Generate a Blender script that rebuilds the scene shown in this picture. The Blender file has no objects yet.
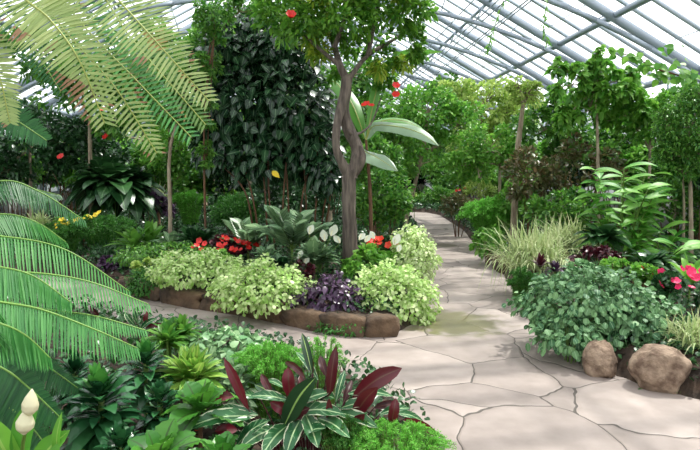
import bpy, math, random
import numpy as np
from mathutils import Vector, noise
C = bpy.context.scene
COL = C.collection
R_ = np.random.RandomState(7); random.seed(7)

# ------------------------------------------------------------------ camera, sky, sun, exposure
F = 560.0; CH = 1.6; TH = math.atan(48/560)
cam = bpy.data.cameras.new('camera'); cam.sensor_width = 36; cam.lens = 36*F/700; cam.clip_end = 300
co = bpy.data.objects.new('camera', cam); COL.objects.link(co)
co.location = (0, 0, CH); co.rotation_euler = (math.pi/2-TH, 0, 0); C.camera = co
w = bpy.data.worlds.new('sky'); C.world = w; w.use_nodes = True
bg = w.node_tree.nodes['Background']; bg.inputs[0].default_value = (0.98, 0.99, 1.0, 1); bg.inputs[1].default_value = 2.35
sl = bpy.data.lights.new('sun', 'SUN'); sl.energy = 7.5; sl.angle = math.radians(1.6); sl.color = (1, .96, .88)
so = bpy.data.objects.new('sun', sl); COL.objects.link(so)
so.rotation_euler = Vector((0.42, 0.38, 1.0)).to_track_quat('Z', 'Y').to_euler()
vs = C.view_settings; vs.view_transform = 'Standard'; vs.look = 'None'; vs.gamma = 1; vs.use_curve_mapping = False
vs.exposure = 0.0
try:
    C.cycles.max_bounces = 8; C.cycles.transparent_max_bounces = 16; C.cycles.use_denoising = True
except Exception: pass

# ------------------------------------------------------------------ pixel -> point helpers
cT, sT = math.cos(TH), math.sin(TH)
def ray(px, py):
    a = (px-350)/F; b = (225-py)/F
    return np.array([a, cT+sT*b, -sT+cT*b])
def at(px, py, Y):
    r = ray(px, py); return np.array([0, 0, CH])+r*(Y/r[1])
def gp(px, py, z=0.0):
    r = ray(px, py); return np.array([0, 0, CH])+r*((z-CH)/r[2])

# ------------------------------------------------------------------ materials
def lin(c): return tuple(((v/255)/12.92 if v/255 <= .04045 else ((v/255+.055)/1.055)**2.4) for v in c)+(1,)
def newmat(name):
    m = bpy.data.materials.new(name); m.use_nodes = True
    return m, m.node_tree.nodes, m.node_tree.links, m.node_tree.nodes['Principled BSDF']
def leafmat(name, c1, c2, vein=None, edge=None, edge_at=.75, back=None, rough=.38, trans=.3, stripe=None, tipc=None):
    m, N, L, P = newmat(name)
    at_ = N.new('ShaderNodeAttribute'); at_.attribute_name = 'rnd'
    mix = N.new('ShaderNodeMixRGB'); mix.inputs[1].default_value = lin(c1); mix.inputs[2].default_value = lin(c2)
    L.new(at_.outputs['Fac'], mix.inputs[0]); out = mix.outputs[0]
    uv = N.new('ShaderNodeUVMap'); sep = N.new('ShaderNodeSeparateXYZ'); L.new(uv.outputs[0], sep.inputs[0])
    ab = N.new('ShaderNodeMath'); ab.operation = 'ABSOLUTE'; L.new(sep.outputs[1], ab.inputs[0])
    def mixin(fac, col):
        nonlocal out
        q = N.new('ShaderNodeMixRGB'); L.new(fac, q.inputs[0]); L.new(out, q.inputs[1]); q.inputs[2].default_value = lin(col); out = q.outputs[0]
    def mathn(op, a, b=None, c=None):
        n = N.new('ShaderNodeMath'); n.operation = op; n.use_clamp = False
        for i, v in enumerate((a, b, c)):
            if v is None: continue
            if isinstance(v, (int, float)): n.inputs[i].default_value = v
            else: L.new(v, n.inputs[i])
        return n.outputs[0]
    if stripe:   # herringbone bands running out from the midrib
        s = mathn('MULTIPLY', mathn('SUBTRACT', sep.outputs[0], mathn('MULTIPLY', ab.outputs[0], .22)), stripe[1])
        nz = N.new('ShaderNodeTexNoise'); nz.inputs['Scale'].default_value = 9; tc = N.new('ShaderNodeTexCoord'); L.new(tc.outputs['Object'], nz.inputs['Vector'])
        s2 = mathn('ADD', mathn('SINE', s), mathn('MULTIPLY', mathn('SUBTRACT', nz.outputs['Fac'], .5), 3.0))
        f = mathn('MULTIPLY', mathn('GREATER_THAN', s2, stripe[2] if len(stripe) > 2 else .35), .8)
        mixin(f, stripe[0])
    if edge:
        nz = N.new('ShaderNodeTexNoise'); nz.inputs['Scale'].default_value = 25
        tc = N.new('ShaderNodeTexCoord'); L.new(tc.outputs['Object'], nz.inputs['Vector'])
        f = mathn('GREATER_THAN', mathn('ADD', ab.outputs[0], mathn('MULTIPLY', mathn('SUBTRACT', nz.outputs['Fac'], .5), .9)), edge_at)
        mixin(f, edge)
    if vein: mixin(mathn('LESS_THAN', ab.outputs[0], .09), vein)
    if tipc:
        nz = N.new('ShaderNodeTexNoise'); nz.inputs['Scale'].default_value = 6
        tc = N.new('ShaderNodeTexCoord'); L.new(tc.outputs['Object'], nz.inputs['Vector'])
        f = mathn('GREATER_THAN', mathn('ADD', sep.outputs[0], mathn('MULTIPLY', mathn('SUBTRACT', nz.outputs['Fac'], .5), 5.5)), 1.15)
        mixin(f, tipc)
    if back:
        g = N.new('ShaderNodeNewGeometry'); mixin(g.outputs['Backfacing'], back)
    L.new(out, P.inputs['Base Color']); P.inputs['Roughness'].default_value = rough
    P.inputs['Specular IOR Level'].default_value = .45
    tr = N.new('ShaderNodeBsdfTranslucent'); L.new(out, tr.inputs[0])
    ms = N.new('ShaderNodeMixShader'); ms.inputs[0].default_value = trans
    L.new(P.outputs[0], ms.inputs[1]); L.new(tr.outputs[0], ms.inputs[2])
    L.new(ms.outputs[0], N['Material Output'].inputs[0])
    return m
def plain(name, c, rough=.6, metal=0, bump=0, bscale=20, c2=None, nscale=6, stretch=None, trans=0):
    m, N, L, P = newmat(name)
    P.inputs['Base Color'].default_value = lin(c); P.inputs['Roughness'].default_value = rough; P.inputs['Metallic'].default_value = metal
    tc = N.new('ShaderNodeTexCoord'); mp = N.new('ShaderNodeMapping'); L.new(tc.outputs['Object'], mp.inputs[0])
    if stretch: mp.inputs['Scale'].default_value = stretch
    if c2:
        nz = N.new('ShaderNodeTexNoise'); nz.inputs['Scale'].default_value = nscale; nz.inputs['Detail'].default_value = 6; L.new(mp.outputs[0], nz.inputs['Vector'])
        cr = N.new('ShaderNodeValToRGB'); cr.color_ramp.elements[0].position = .35; cr.color_ramp.elements[1].position = .65
        cr.color_ramp.elements[0].color = lin(c); cr.color_ramp.elements[1].color = lin(c2)
        L.new(nz.outputs['Fac'], cr.inputs[0]); L.new(cr.outputs[0], P.inputs['Base Color'])
    if bump:
        nb = N.new('ShaderNodeTexNoise'); nb.inputs['Scale'].default_value = bscale; nb.inputs['Detail'].default_value = 8; L.new(mp.outputs[0], nb.inputs['Vector'])
        b = N.new('ShaderNodeBump'); b.inputs['Strength'].default_value = bump; b.inputs['Distance'].default_value = .02
        L.new(nb.outputs['Fac'], b.inputs['Height']); L.new(b.outputs[0], P.inputs['Normal'])
    if trans:
        tr = N.new('ShaderNodeBsdfTranslucent'); tr.inputs[0].default_value = lin(c); ms = N.new('ShaderNodeMixShader'); ms.inputs[0].default_value = trans
        L.new(P.outputs[0], ms.inputs[1]); L.new(tr.outputs[0], ms.inputs[2]); L.new(ms.outputs[0], N['Material Output'].inputs[0])
    return m
def glassmat():
    m, N, L, P = newmat('glass')
    P.inputs['Base Color'].default_value = (.9, .95, .97, 1); P.inputs['Roughness'].default_value = .08
    t = N.new('ShaderNodeBsdfTransparent'); t.inputs[0].default_value = (.93, .96, .97, 1)
    tl = N.new('ShaderNodeBsdfTranslucent'); tl.inputs[0].default_value = (.9, .94, .96, 1)
    a = N.new('ShaderNodeMixShader'); a.inputs[0].default_value = .22; L.new(t.outputs[0], a.inputs[1]); L.new(tl.outputs[0], a.inputs[2])
    b = N.new('ShaderNodeMixShader'); b.inputs[0].default_value = .05; L.new(a.outputs[0], b.inputs[1]); L.new(P.outputs[0], b.inputs[2])
    L.new(b.outputs[0], N['Material Output'].inputs[0]); return m
def stonepath():
    m, N, L, P = newmat('flagstone')
    tc = N.new('ShaderNodeTexCoord')
    nz = N.new('ShaderNodeTexNoise'); nz.inputs['Scale'].default_value = 1.3; nz.inputs['Detail'].default_value = 3
    L.new(tc.outputs['Object'], nz.inputs['Vector'])
    mx = N.new('ShaderNodeMixRGB'); mx.blend_type = 'LINEAR_LIGHT'; mx.inputs[0].default_value = .16
    L.new(tc.outputs['Object'], mx.inputs[1]); L.new(nz.outputs['Color'], mx.inputs[2])
    v = N.new('ShaderNodeTexVoronoi'); v.feature = 'DISTANCE_TO_EDGE'; v.inputs['Scale'].default_value = 1.25; L.new(mx.outputs[0], v.inputs['Vector'])
    vc = N.new('ShaderNodeTexVoronoi'); vc.inputs['Scale'].default_value = 1.25; L.new(mx.outputs[0], vc.inputs['Vector'])
    sp = N.new('ShaderNodeSeparateColor'); L.new(vc.outputs['Color'], sp.inputs[0])
    cr = N.new('ShaderNodeValToRGB'); L.new(sp.outputs[0], cr.inputs[0])
    e = cr.color_ramp.elements; e[0].color = lin((132, 121, 116)); e[1].color = lin((158, 146, 140)); k = e.new(.5); k.color = lin((146, 134, 128))
    n2 = N.new('ShaderNodeTexNoise'); n2.inputs['Scale'].default_value = 5; n2.inputs['Detail'].default_value = 8; L.new(tc.outputs['Object'], n2.inputs['Vector'])
    c2 = N.new('ShaderNodeValToRGB'); c2.color_ramp.elements[0].position = .3; c2.color_ramp.elements[1].position = .7
    c2.color_ramp.elements[0].color = (.8, .78, .76, 1); c2.color_ramp.elements[1].color = (1.08, 1.07, 1.06, 1); L.new(n2.outputs['Fac'], c2.inputs[0])
    mu = N.new('ShaderNodeMixRGB'); mu.blend_type = 'MULTIPLY'; mu.inputs[0].default_value = 1; L.new(cr.outputs[0], mu.inputs[1]); L.new(c2.outputs[0], mu.inputs[2])
    lt = N.new('ShaderNodeMath'); lt.operation = 'LESS_THAN'; lt.inputs[1].default_value = .0055; L.new(v.outputs['Distance'], lt.inputs[0])
    g = N.new('ShaderNodeMixRGB'); L.new(lt.outputs[0], g.inputs[0]); L.new(mu.outputs[0], g.inputs[1]); g.inputs[2].default_value = lin((72, 64, 58))
    # mossy damp stains beside the island tip
    def stain(src, cx, cy, r, col, amt):
        vm = N.new('ShaderNodeVectorMath'); vm.operation = 'DISTANCE'; L.new(mx.outputs[0], vm.inputs[0]); vm.inputs[1].default_value = (cx, cy, 0)
        n3 = N.new('ShaderNodeTexNoise'); n3.inputs['Scale'].default_value = 7; n3.inputs['Detail'].default_value = 5; L.new(tc.outputs['Object'], n3.inputs['Vector'])
        ad = N.new('ShaderNodeMath'); ad.operation = 'MULTIPLY_ADD'; L.new(n3.outputs['Fac'], ad.inputs[0]); ad.inputs[1].default_value = r*1.6; L.new(vm.outputs['Value'], ad.inputs[2])
        mr = N.new('ShaderNodeMapRange'); mr.inputs[1].default_value = r*1.5; mr.inputs[2].default_value = r*1.9; mr.inputs[3].default_value = amt; mr.inputs[4].default_value = 0
        L.new(ad.outputs[0], mr.inputs[0])
        q = N.new('ShaderNodeMixRGB'); L.new(mr.outputs[0], q.inputs[0]); L.new(src, q.inputs[1]); q.inputs[2].default_value = lin(col); return q.outputs[0], mr.outputs[0]
    a = gp(448, 322); b_ = gp(440, 245)
    o, f1 = stain(g.outputs[0], a[0], a[1], .6, (98, 94, 58), .8)
    o, f2 = stain(o, b_[0]+.02, b_[1], .42, (76, 70, 50), .85)
    L.new(o, P.inputs['Base Color'])
    rr = N.new('ShaderNodeMapRange'); rr.inputs[3].default_value = .62; rr.inputs[4].default_value = .25; L.new(f1, rr.inputs[0]); L.new(rr.outputs[0], P.inputs['Roughness'])
    mr = N.new('ShaderNodeMapRange'); mr.inputs[1].default_value = 0; mr.inputs[2].default_value = .02; L.new(v.outputs['Distance'], mr.inputs[0])
    ad = N.new('ShaderNodeMath'); ad.operation = 'MULTIPLY_ADD'; L.new(n2.outputs['Fac'], ad.inputs[0]); ad.inputs[1].default_value = .5; L.new(mr.outputs[0], ad.inputs[2])
    b = N.new('ShaderNodeBump'); b.inputs['Strength'].default_value = .5; b.inputs['Distance'].default_value = .012; L.new(ad.outputs[0], b.inputs['Height']); L.new(b.outputs[0], P.inputs['Normal'])
    return m

M = {}
M['glass'] = glassmat(); M['path'] = stonepath()
M['steel'] = plain('painted_steel', (150, 160, 172), .45, .2)
M['alu'] = plain('aluminium', (176, 186, 196), .4, .4)
M['wallbase'] = plain('wall_base', (150, 150, 148), .8, bump=.3, c2=(128, 128, 126))
M['soil'] = plain('soil', (40, 30, 22), .95, bump=.9, bscale=14, c2=(66, 50, 38), nscale=9)
M['outwall'] = plain('outside_wall', (148, 152, 158), .9, c2=(132, 136, 144))
M['outwin'] = plain('outside_window', (70, 84, 100), .15)
M['outside'] = plain('outside_ground', (120, 128, 110), .9)
M['bark'] = plain('bark', (70, 60, 54), .85, bump=1.0, bscale=9, c2=(116, 104, 94), nscale=10, stretch=(2.2, 2.2, .35))
M['palebark'] = plain('pale_bark', (128, 112, 92), .85, bump=.8, bscale=14, c2=(172, 158, 134), nscale=8, stretch=(1.5, 1.5, .5))
M['brown'] = plain('brown_stem', (110, 76, 50), .8, c2=(84, 60, 42), bump=.4)
M['green_stem'] = plain('green_stem', (96, 124, 52), .5)
M['rachis'] = plain('rachis', (150, 160, 78), .45)
M['rachis_dark'] = plain('rachis_fresh', (120, 160, 72), .45)
M['cycad_trunk'] = plain('cycad_trunk', (70, 52, 38), .95, bump=1, bscale=30, c2=(104, 80, 58), nscale=20)
M['rock'] = plain('rock', (98, 78, 64), .95, bump=1.0, bscale=30, c2=(160, 138, 118), nscale=12)
M['edgerock'] = plain('edging_rock', (56, 45, 36), .95, bump=1, bscale=20, c2=(108, 86, 66), nscale=4)
M['white'] = plain('white_spathe', (238, 240, 226), .5, trans=.25)
M['cream'] = plain('cream_bud', (232, 226, 190), .5, trans=.2)
M['red'] = plain('red_petal', (214, 34, 26), .5, trans=.25)
M['pink'] = plain('pink_petal', (226, 30, 96), .5, trans=.25)
M['orange'] = plain('orange_red_petal', (226, 62, 34), .5, trans=.25)
M['yellow'] = plain('yellow_petal', (236, 204, 40), .5, trans=.25)
G = leafmat
M['frond'] = G('frond_green', (56, 126, 60), (98, 166, 86), rough=.4, trans=.35)
M['frond_dark'] = G('frond_dark_green', (30, 84, 46), (60, 118, 62), rough=.4, trans=.3)
M['frond_sun'] = G('frond_sunlit_tint', (140, 166, 96), (182, 196, 128), rough=.45, trans=.45, tipc=(160, 122, 92))  # sunlight on the upper fronds painted into the leaf colour as pale yellow
M['frond_sun2'] = G('frond_mid', (76, 118, 62), (120, 152, 80), rough=.45, trans=.4, tipc=(168, 140, 84))
M['tree'] = G('tree_leaf', (62, 120, 38), (124, 174, 60), rough=.4, trans=.5)
M['tree_y'] = G('tree_leaf_yellowish', (112, 158, 50), (186, 200, 70), rough=.4, trans=.4)
M['mid'] = G('mid_leaf', (54, 112, 42), (114, 164, 64), rough=.36, trans=.42)
M['fresh'] = G('fresh_leaf', (78, 142, 50), (136, 188, 76), rough=.4, trans=.45)
M['light'] = G('light_leaf', (138, 174, 76), (192, 210, 120), rough=.42, trans=.55)
M['dark'] = G('dark_leaf', (24, 60, 32), (54, 96, 48), vein=(90, 128, 80), rough=.3, trans=.2)
M['darkbig'] = G('dark_big_leaf', (20, 48, 30), (48, 84, 50), vein=(96, 130, 90), rough=.27, trans=.18)
M['grey'] = G('grey_green_leaf', (84, 120, 84), (132, 162, 116), vein=(170, 190, 150), rough=.35, trans=.25)
M['lime'] = G('lime_leaf', (150, 194, 88), (222, 234, 176), rough=.45, trans=.35)
M['lime2'] = G('cream_lime_leaf', (176, 208, 120), (230, 238, 190), rough=.45, trans=.3)
M['purple'] = G('purple_leaf', (44, 24, 44), (92, 66, 96), rough=.32, trans=.12)
M['maroonleaf'] = G('maroon_leaf', (48, 14, 26), (88, 28, 38), rough=.35, trans=.2)
M['bronze'] = G('bronze_leaf', (78, 104, 52), (118, 96, 66), rough=.4, trans=.3)
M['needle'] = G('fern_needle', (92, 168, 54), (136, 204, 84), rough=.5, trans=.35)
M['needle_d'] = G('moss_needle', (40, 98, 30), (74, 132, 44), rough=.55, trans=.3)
M['peper'] = G('round_leaf', (50, 100, 60), (128, 170, 112), vein=(150, 185, 140), rough=.52, trans=.22)
M['vgrass'] = G('variegated_blade', (146, 172, 104), (210, 214, 166), vein=(110, 150, 70), rough=.45, trans=.3)
M['strom'] = G('stromanthe_leaf', (34, 88, 50), (60, 112, 64), vein=(176, 204, 150), edge=(206, 210, 178), edge_at=.93, back=(130, 26, 54), rough=.3, trans=.15, stripe=((120, 158, 112), 40, 1.1))
M['strom_m'] = G('stromanthe_under', (58, 22, 22), (108, 28, 42), vein=(96, 60, 50), rough=.38, trans=.2)
M['strom_d'] = G('stromanthe_dark', (34, 62, 36), (46, 78, 44), vein=(150, 180, 100), edge=(110, 130, 80), edge_at=1.15, back=(120, 26, 44), rough=.32, trans=.12)
M['ginger'] = G('ginger_leaf', (66, 138, 44), (118, 178, 62), vein=(150, 190, 90), rough=.5, trans=.3)
M['nest'] = G('nest_fern_leaf', (52, 112, 40), (100, 160, 60), vein=(60, 90, 40), rough=.33, trans=.3)
M['banana'] = G('banana_leaf', (126, 158, 126), (168, 192, 162), vein=(200, 210, 180), rough=.38, trans=.3)
M['banana_g'] = G('banana_leaf_green', (70, 132, 50), (110, 168, 70), vein=(170, 190, 120), rough=.38, trans=.35)
M['drac'] = G('dracaena_leaf', (26, 70, 42), (58, 110, 64), rough=.25, trans=.12)
M['dracf'] = G('dracaena_fresh', (48, 112, 46), (84, 146, 62), rough=.3, trans=.25)
M['coleus_s'] = G('silver_leaf', (100, 148, 96), (158, 190, 138), edge=(70, 120, 70), edge_at=.9, rough=.4, trans=.25)
M['croton'] = G('croton_leaf', (96, 150, 54), (150, 186, 84), vein=(196, 206, 110), rough=.33, trans=.3)

# ------------------------------------------------------------------ mesh helpers
class Buf:
    def __init__(s): s.V = []; s.Q = []; s.UV = []; s.R = []; s.n = 0
    def add(s, V, Q, uv=None, r=None):
        V = np.asarray(V, float).reshape(-1, 3); Q = np.asarray(Q, int).reshape(-1, 4)
        s.V.append(V); s.Q.append(Q+s.n); s.n += len(V)
        s.UV.append(np.zeros((len(V), 2)) if uv is None else uv); s.R.append(np.full(len(V), .5) if r is None else r)
    def build(s, name, mat, parent=None, smooth=True):
        V = np.concatenate(s.V); Q = np.concatenate(s.Q); UV = np.concatenate(s.UV); R = np.concatenate(s.R)
        org = np.zeros(3)
        if parent is not None: org = np.array(parent['_w'])
        me = bpy.data.meshes.new(name)
        me.vertices.add(len(V)); me.vertices.foreach_set('co', (V-org).astype(np.float32).ravel())
        me.loops.add(len(Q)*4); me.loops.foreach_set('vertex_index', Q.ravel().astype(np.int32))
        me.polygons.add(len(Q)); me.polygons.foreach_set('loop_start', np.arange(0, len(Q)*4, 4, dtype=np.int32))
        ul = me.uv_layers.new(name='UVMap'); ul.data.foreach_set('uv', UV[Q.ravel()].astype(np.float32).ravel())
        a = me.attributes.new('rnd', 'FLOAT', 'POINT'); a.data.foreach_set('value', R.astype(np.float32))
        me.materials.append(mat); me.update(calc_edges=True); me.validate()
        if smooth: me.polygons.foreach_set('use_smooth', np.ones(len(me.polygons), dtype=bool))
        o = bpy.data.objects.new(name, me); COL.objects.link(o)
        if parent is not None: o.parent = parent; o['_w'] = list(org)
        return o
def thing(name, label, cat, loc, group=None):
    o = bpy.data.objects.new(name, None); COL.objects.link(o); o.empty_display_size = .1
    o.location = [float(v) for v in loc]; o['_w'] = [float(v) for v in loc]
    o['label'] = label; o['category'] = cat
    if group: o['group'] = group
    return o
def structure(o): o['kind'] = 'structure'; return o
def nrm(a): return a/np.maximum(np.linalg.norm(a, axis=-1, keepdims=True), 1e-9)
def tpl(prof, fold=.12, wave=0):
    t = np.array([p[0] for p in prof], float); wd = np.array([p[1] for p in prof], float)
    n = len(t); V = np.zeros((n, 3, 3)); UV = np.zeros((n, 3, 2))
    for j, x in enumerate((-.5, 0, .5)):
        V[:, j, 0] = x*wd; V[:, j, 1] = t; V[:, j, 2] = abs(x)*2*fold*wd*.5
        UV[:, j, 0] = t; UV[:, j, 1] = x*2
    if wave:
        s = np.array([(-1)**i for i in range(n)]); V[:, 0, 2] += wave*s; V[:, 2, 2] -= wave*s
    Q = [(i*3+j, i*3+j+1, (i+1)*3+j+1, (i+1)*3+j) for i in range(n-1) for j in (0, 1)]
    return V.reshape(-1, 3), np.array(Q), UV.reshape(-1, 2)
T = {
 'ovate': tpl([(0, .05), (.12, .55), (.35, 1), (.65, .8), (.88, .3), (1, .03)]),
 'small': tpl([(0, .1), (.4, 1), (.75, .7), (1, .05)]),
 'round': tpl([(0, .1), (.15, .7), (.5, 1), (.8, .78), (1, .15)], fold=.1),
 'heart': tpl([(-.12, .5), (.05, .95), (.3, 1), (.65, .62), (.9, .2), (1, .03)], fold=.15),
 'lance': tpl([(0, .12), (.15, .6), (.4, 1), (.65, .85), (.88, .4), (1, .03)], fold=.25),
 'biglance': tpl([(0, .08), (.08, .4), (.2, .8), (.35, 1), (.5, 1), (.65, .88), (.8, .62), (.92, .3), (1, .03)], fold=.22),
 'strap': tpl([(0, .5), (.2, .9), (.45, 1), (.7, .75), (.88, .4), (1, .05)], fold=.35),
 'blade': tpl([(0, .8), (.25, 1), (.5, .9), (.75, .6), (1, .05)], fold=.4),
 'needle': tpl([(0, .6), (.5, 1), (1, .1)], fold=.1),
 'leaflet': tpl([(0, .55), (.3, 1), (.7, .8), (1, .08)], fold=.25),
 'wavy': tpl([(0, .15), (.08, .35), (.16, .6), (.24, .72), (.32, .9), (.4, .92), (.48, 1), (.56, .95), (.64, .95), (.72, .82), (.8, .7), (.88, .45), (.95, .25), (1, .03)], fold=.3, wave=.035),
 'banana': tpl([(0, .1), (.06, .5), (.15, .85), (.3, 1), (.45, 1), (.6, .95), (.75, .8), (.88, .5), (1, .05)], fold=.35),
 'petal': tpl([(0, .2), (.35, .85), (.7, 1), (1, .4)], fold=.1),
}
def leaves(buf, t, O, D, N, Ln, W, droop=0.0, rnd=None):
    tv, tq, tu = T[t]
    O = np.atleast_2d(O); n = len(O); D = nrm(np.broadcast_to(D, (n, 3)).astype(float)); N = np.broadcast_to(N, (n, 3)).astype(float)
    S = nrm(np.cross(D, N)+1e-6); N2 = np.cross(S, D)
    Ln = np.broadcast_to(Ln, n).astype(float)[:, None, None]; W = np.broadcast_to(W, n).astype(float)[:, None, None]
    dr = np.broadcast_to(droop, n).astype(float)[:, None]
    x = tv[None, :, 0:1]; y = tv[None, :, 1:2]; z = tv[None, :, 2:3]
    V = O[:, None, :]+S[:, None, :]*x*W+D[:, None, :]*y*Ln+N2[:, None, :]*z*W
    yy = np.clip(y[..., 0], 0, 1)**2
    V[..., 2] -= dr*Ln[..., 0]*yy
    h = D[:, None, :2]*(yy*dr*.35)[..., None]*Ln; V[..., :2] -= h*np.sign(dr)[..., None]*1.0
    if rnd is None: rnd = R_.rand(n)
    m = len(tv)
    Q = (tq[None]+(np.arange(n)*m)[:, None, None]).reshape(-1, 4)
    buf.add(V.reshape(-1, 3), Q, np.tile(tu, (n, 1)), np.repeat(rnd, m))
def rdir(n, zmin=-1.0):
    z = R_.uniform(zmin, 1, n); a = R_.uniform(0, 2*math.pi, n); r = np.sqrt(1-z*z)
    return np.stack([r*np.cos(a), r*np.sin(a), z], 1)
def spline(pts, n):
    P = np.array(pts, float); P = np.vstack([2*P[0]-P[1], P, 2*P[-1]-P[-2]]); k = len(P)-3; out = []
    for s in np.linspace(0, k-1e-6, n):
        i = int(s); u = s-i; a, b, c, d = P[i:i+4]
        out.append(.5*((2*b)+(-a+c)*u+(2*a-5*b+4*c-d)*u*u+(-a+3*b-3*c+d)*u**3))
    return np.array(out)
def tube(buf, pts, rad, seg=6, n=None, smooth=True, r=None, bumpy=0):
    P = spline(pts, n or max(4, len(pts)*4)) if (smooth and len(pts) > 2) else np.array(pts, float)
    k = len(P); rd = np.interp(np.linspace(0, 1, k), np.linspace(0, 1, len(np.atleast_1d(rad))), np.atleast_1d(rad))
    Tn = nrm(np.gradient(P, axis=0)); ref = np.array([0, 0, 1.]) if abs(Tn[0, 2]) < .8 else np.array([1., 0, 0])
    A = nrm(np.cross(Tn, ref)); B = np.cross(Tn, A)
    a = np.arange(seg)*2*math.pi/seg
    rr = rd[:, None]*(1+bumpy*(R_.rand(k, seg)-.5))
    V = P[:, None, :]+rr[..., None]*(A[:, None, :]*np.cos(a)[None, :, None]+B[:, None, :]*np.sin(a)[None, :, None])
    Q = [(i*seg+j, i*seg+(j+1) % seg, (i+1)*seg+(j+1) % seg, (i+1)*seg+j) for i in range(k-1) for j in range(seg)]
    for e in (0, k-1):   # close the ends
        Q += [(e*seg, e*seg+j, e*seg+j+1, e*seg+min(j+2, seg-1)) for j in range(1, seg-2, 2)]
    buf.add(V.reshape(-1, 3), Q)
def box(buf, a, b):
    (x0, y0, z0), (x1, y1, z1) = a, b
    V = [(x, y, z) for z in (z0, z1) for y in (y0, y1) for x in (x0, x1)]
    buf.add(V, [(0, 2, 3, 1), (4, 5, 7, 6), (0, 1, 5, 4), (2, 6, 7, 3), (0, 4, 6, 2), (1, 3, 7, 5)])
def bar(buf, p, q, wd, ht, up=(0, 0, 1)):
    p = np.array(p, float); q = np.array(q, float); d = nrm(q-p); s = nrm(np.cross(d, np.array(up, float))); u = np.cross(s, d)
    V = [e+s*i*wd/2+u*j*ht/2 for e in (p, q) for (i, j) in ((-1, -1), (1, -1), (1, 1), (-1, 1))]
    buf.add(V, [(0, 1, 2, 3), (7, 6, 5, 4), (0, 4, 5, 1), (1, 5, 6, 2), (2, 6, 7, 3), (3, 7, 4, 0)])

# ------------------------------------------------------------------ the glasshouse (rotated a few degrees to the left of the view)
YA = math.radians(4.8); ca, sa = math.cos(YA), math.sin(YA)
def H(X, Y, Z): return np.array([X*ca-Y*sa, X*sa+Y*ca, Z])
WX, EZ, SL, Y0, Y1 = 8.7, 3.9, .55, -5.0, 41.0
RZ = EZ+SL*WX
def roofz(X): return RZ-SL*abs(X)
def quad(buf, *p): buf.add(p, [(0, 1, 2, 3)])
g = Buf()
for s in (-1, 1): quad(g, H(0, Y0, RZ+.1), H(s*(WX+.1), Y0, EZ+.1), H(s*(WX+.1), Y1, EZ+.1), H(0, Y1, RZ+.1))
structure(g.build('roof_glass', M['glass'], smooth=False))
TY = [11.7+2.6*k for k in range(-6, 12)]
def chord(X): return 6.05-2.4*(abs(X)/WX)**2.2
for Y in TY:
    b = Buf()
    for s in (-1, 1):
        bar(b, H(0, Y, RZ-.08), H(s*WX, Y, EZ-.08), .07, .18)
        pts = [H(s*X, Y, chord(X)) for X in np.linspace(0, WX, 15)]
        for p, q in zip(pts[:-1], pts[1:]): bar(b, p, q, .06, .1)
        for X in np.linspace(.8, 8, 9): bar(b, H(s*X, Y, chord(X)), H(s*(X+.25), Y, roofz(X+.25)-.1), .03, .03, up=(0, 1, 0))
        bar(b, H(s*WX, Y, 0), H(s*WX, Y, EZ), .14, .14, up=(0, 1, 0))
    structure(b.build('roof_truss', M['steel'], smooth=False))
for s in (-1, 1):
    for X, wd in ((1.2, .06), (3.0, .06), (4.75, .06), (6.63, .1), (WX-.05, .12)):
        b = Buf(); z = roofz(X)-.02
        bar(b, H(s*X, Y0, z), H(s*X, Y1, z), wd, wd*1.2); structure(b.build('roof_beam', M['steel'], smooth=False))
    b = Buf()
    for k, X in enumerate((4.3, 4.6, 4.8, 5.0, 5.15)):
        tube(b, [H(s*X, Y0, roofz(X)-.3-.12*(k % 2)), H(s*X, Y1, roofz(X)-.3-.12*(k % 2))], .018, 6, smooth=False)
    structure(b.build('roof_pipework', M['steel']))
    b = Buf()
    for Y in np.arange(Y0, Y1, .65): bar(b, H(s*.1, Y, RZ+.04), H(s*WX, Y, EZ+.04), .05, .07)
    for X in np.arange(1.4, WX, 1.6): bar(b, H(s*X, Y0, roofz(X)+.08), H(s*X, Y1, roofz(X)+.08), .012, .02)
    structure(b.build('roof_glazing_bars', M['alu'], smooth=False))
    # side wall: base, glass, mullions
    nm = 'right' if s > 0 else 'left'
    b = Buf(); bar(b, H(s*(WX+.1), Y0, .45), H(s*(WX+.1), Y1, .45), .2, 1.1); structure(b.build('wall_'+nm, M['wallbase'], smooth=False))
    b = Buf(); quad(b, H(s*(WX+.1), Y0, 1), H(s*(WX+.1), Y1, 1), H(s*(WX+.1), Y1, EZ+.1), H(s*(WX+.1), Y0, EZ+.1)); structure(b.build('window_'+nm, M['glass'], smooth=False))
    b = Buf()
    for Y in np.arange(Y0, Y1+.1, 1.0): bar(b, H(s*(WX+.08), Y, 1), H(s*(WX+.08), Y, EZ), .07, .07, up=(0, 1, 0))
    for z in (1.05, 2.4, 3.2): bar(b, H(s*(WX+.07), Y0, z), H(s*(WX+.07), Y1, z), .07, .12)
    structure(b.build('trim_'+nm, M['alu'], smooth=False))
for Y, nm in ((Y1, 'far'), (Y0, 'back')):
    b = Buf(); bar(b, H(-WX, Y, .45), H(WX, Y, .45), .2, 1.1); structure(b.build('wall_'+nm, M['wallbase'], smooth=False))
    b = Buf(); quad(b, H(-WX, Y, 1), H(WX, Y, 1), H(WX, Y, EZ), H(-WX, Y, EZ)); quad(b, H(-WX, Y, EZ), H(0, Y, RZ), H(0, Y, RZ), H(WX, Y, EZ))
    structure(b.build('window_'+nm, M['glass'], smooth=False))
    b = Buf()
    for X in np.arange(-8.5, 8.6, 1.0): bar(b, H(X, Y, 1), H(X, Y, roofz(X)), .07, .07, up=(0, 1, 0))
    for z in (1.05, 2.4, EZ): bar(b, H(-WX, Y, z), H(WX, Y, z), .07, .12)
    structure(b.build('trim_'+nm, M['alu'], smooth=False))

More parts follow.
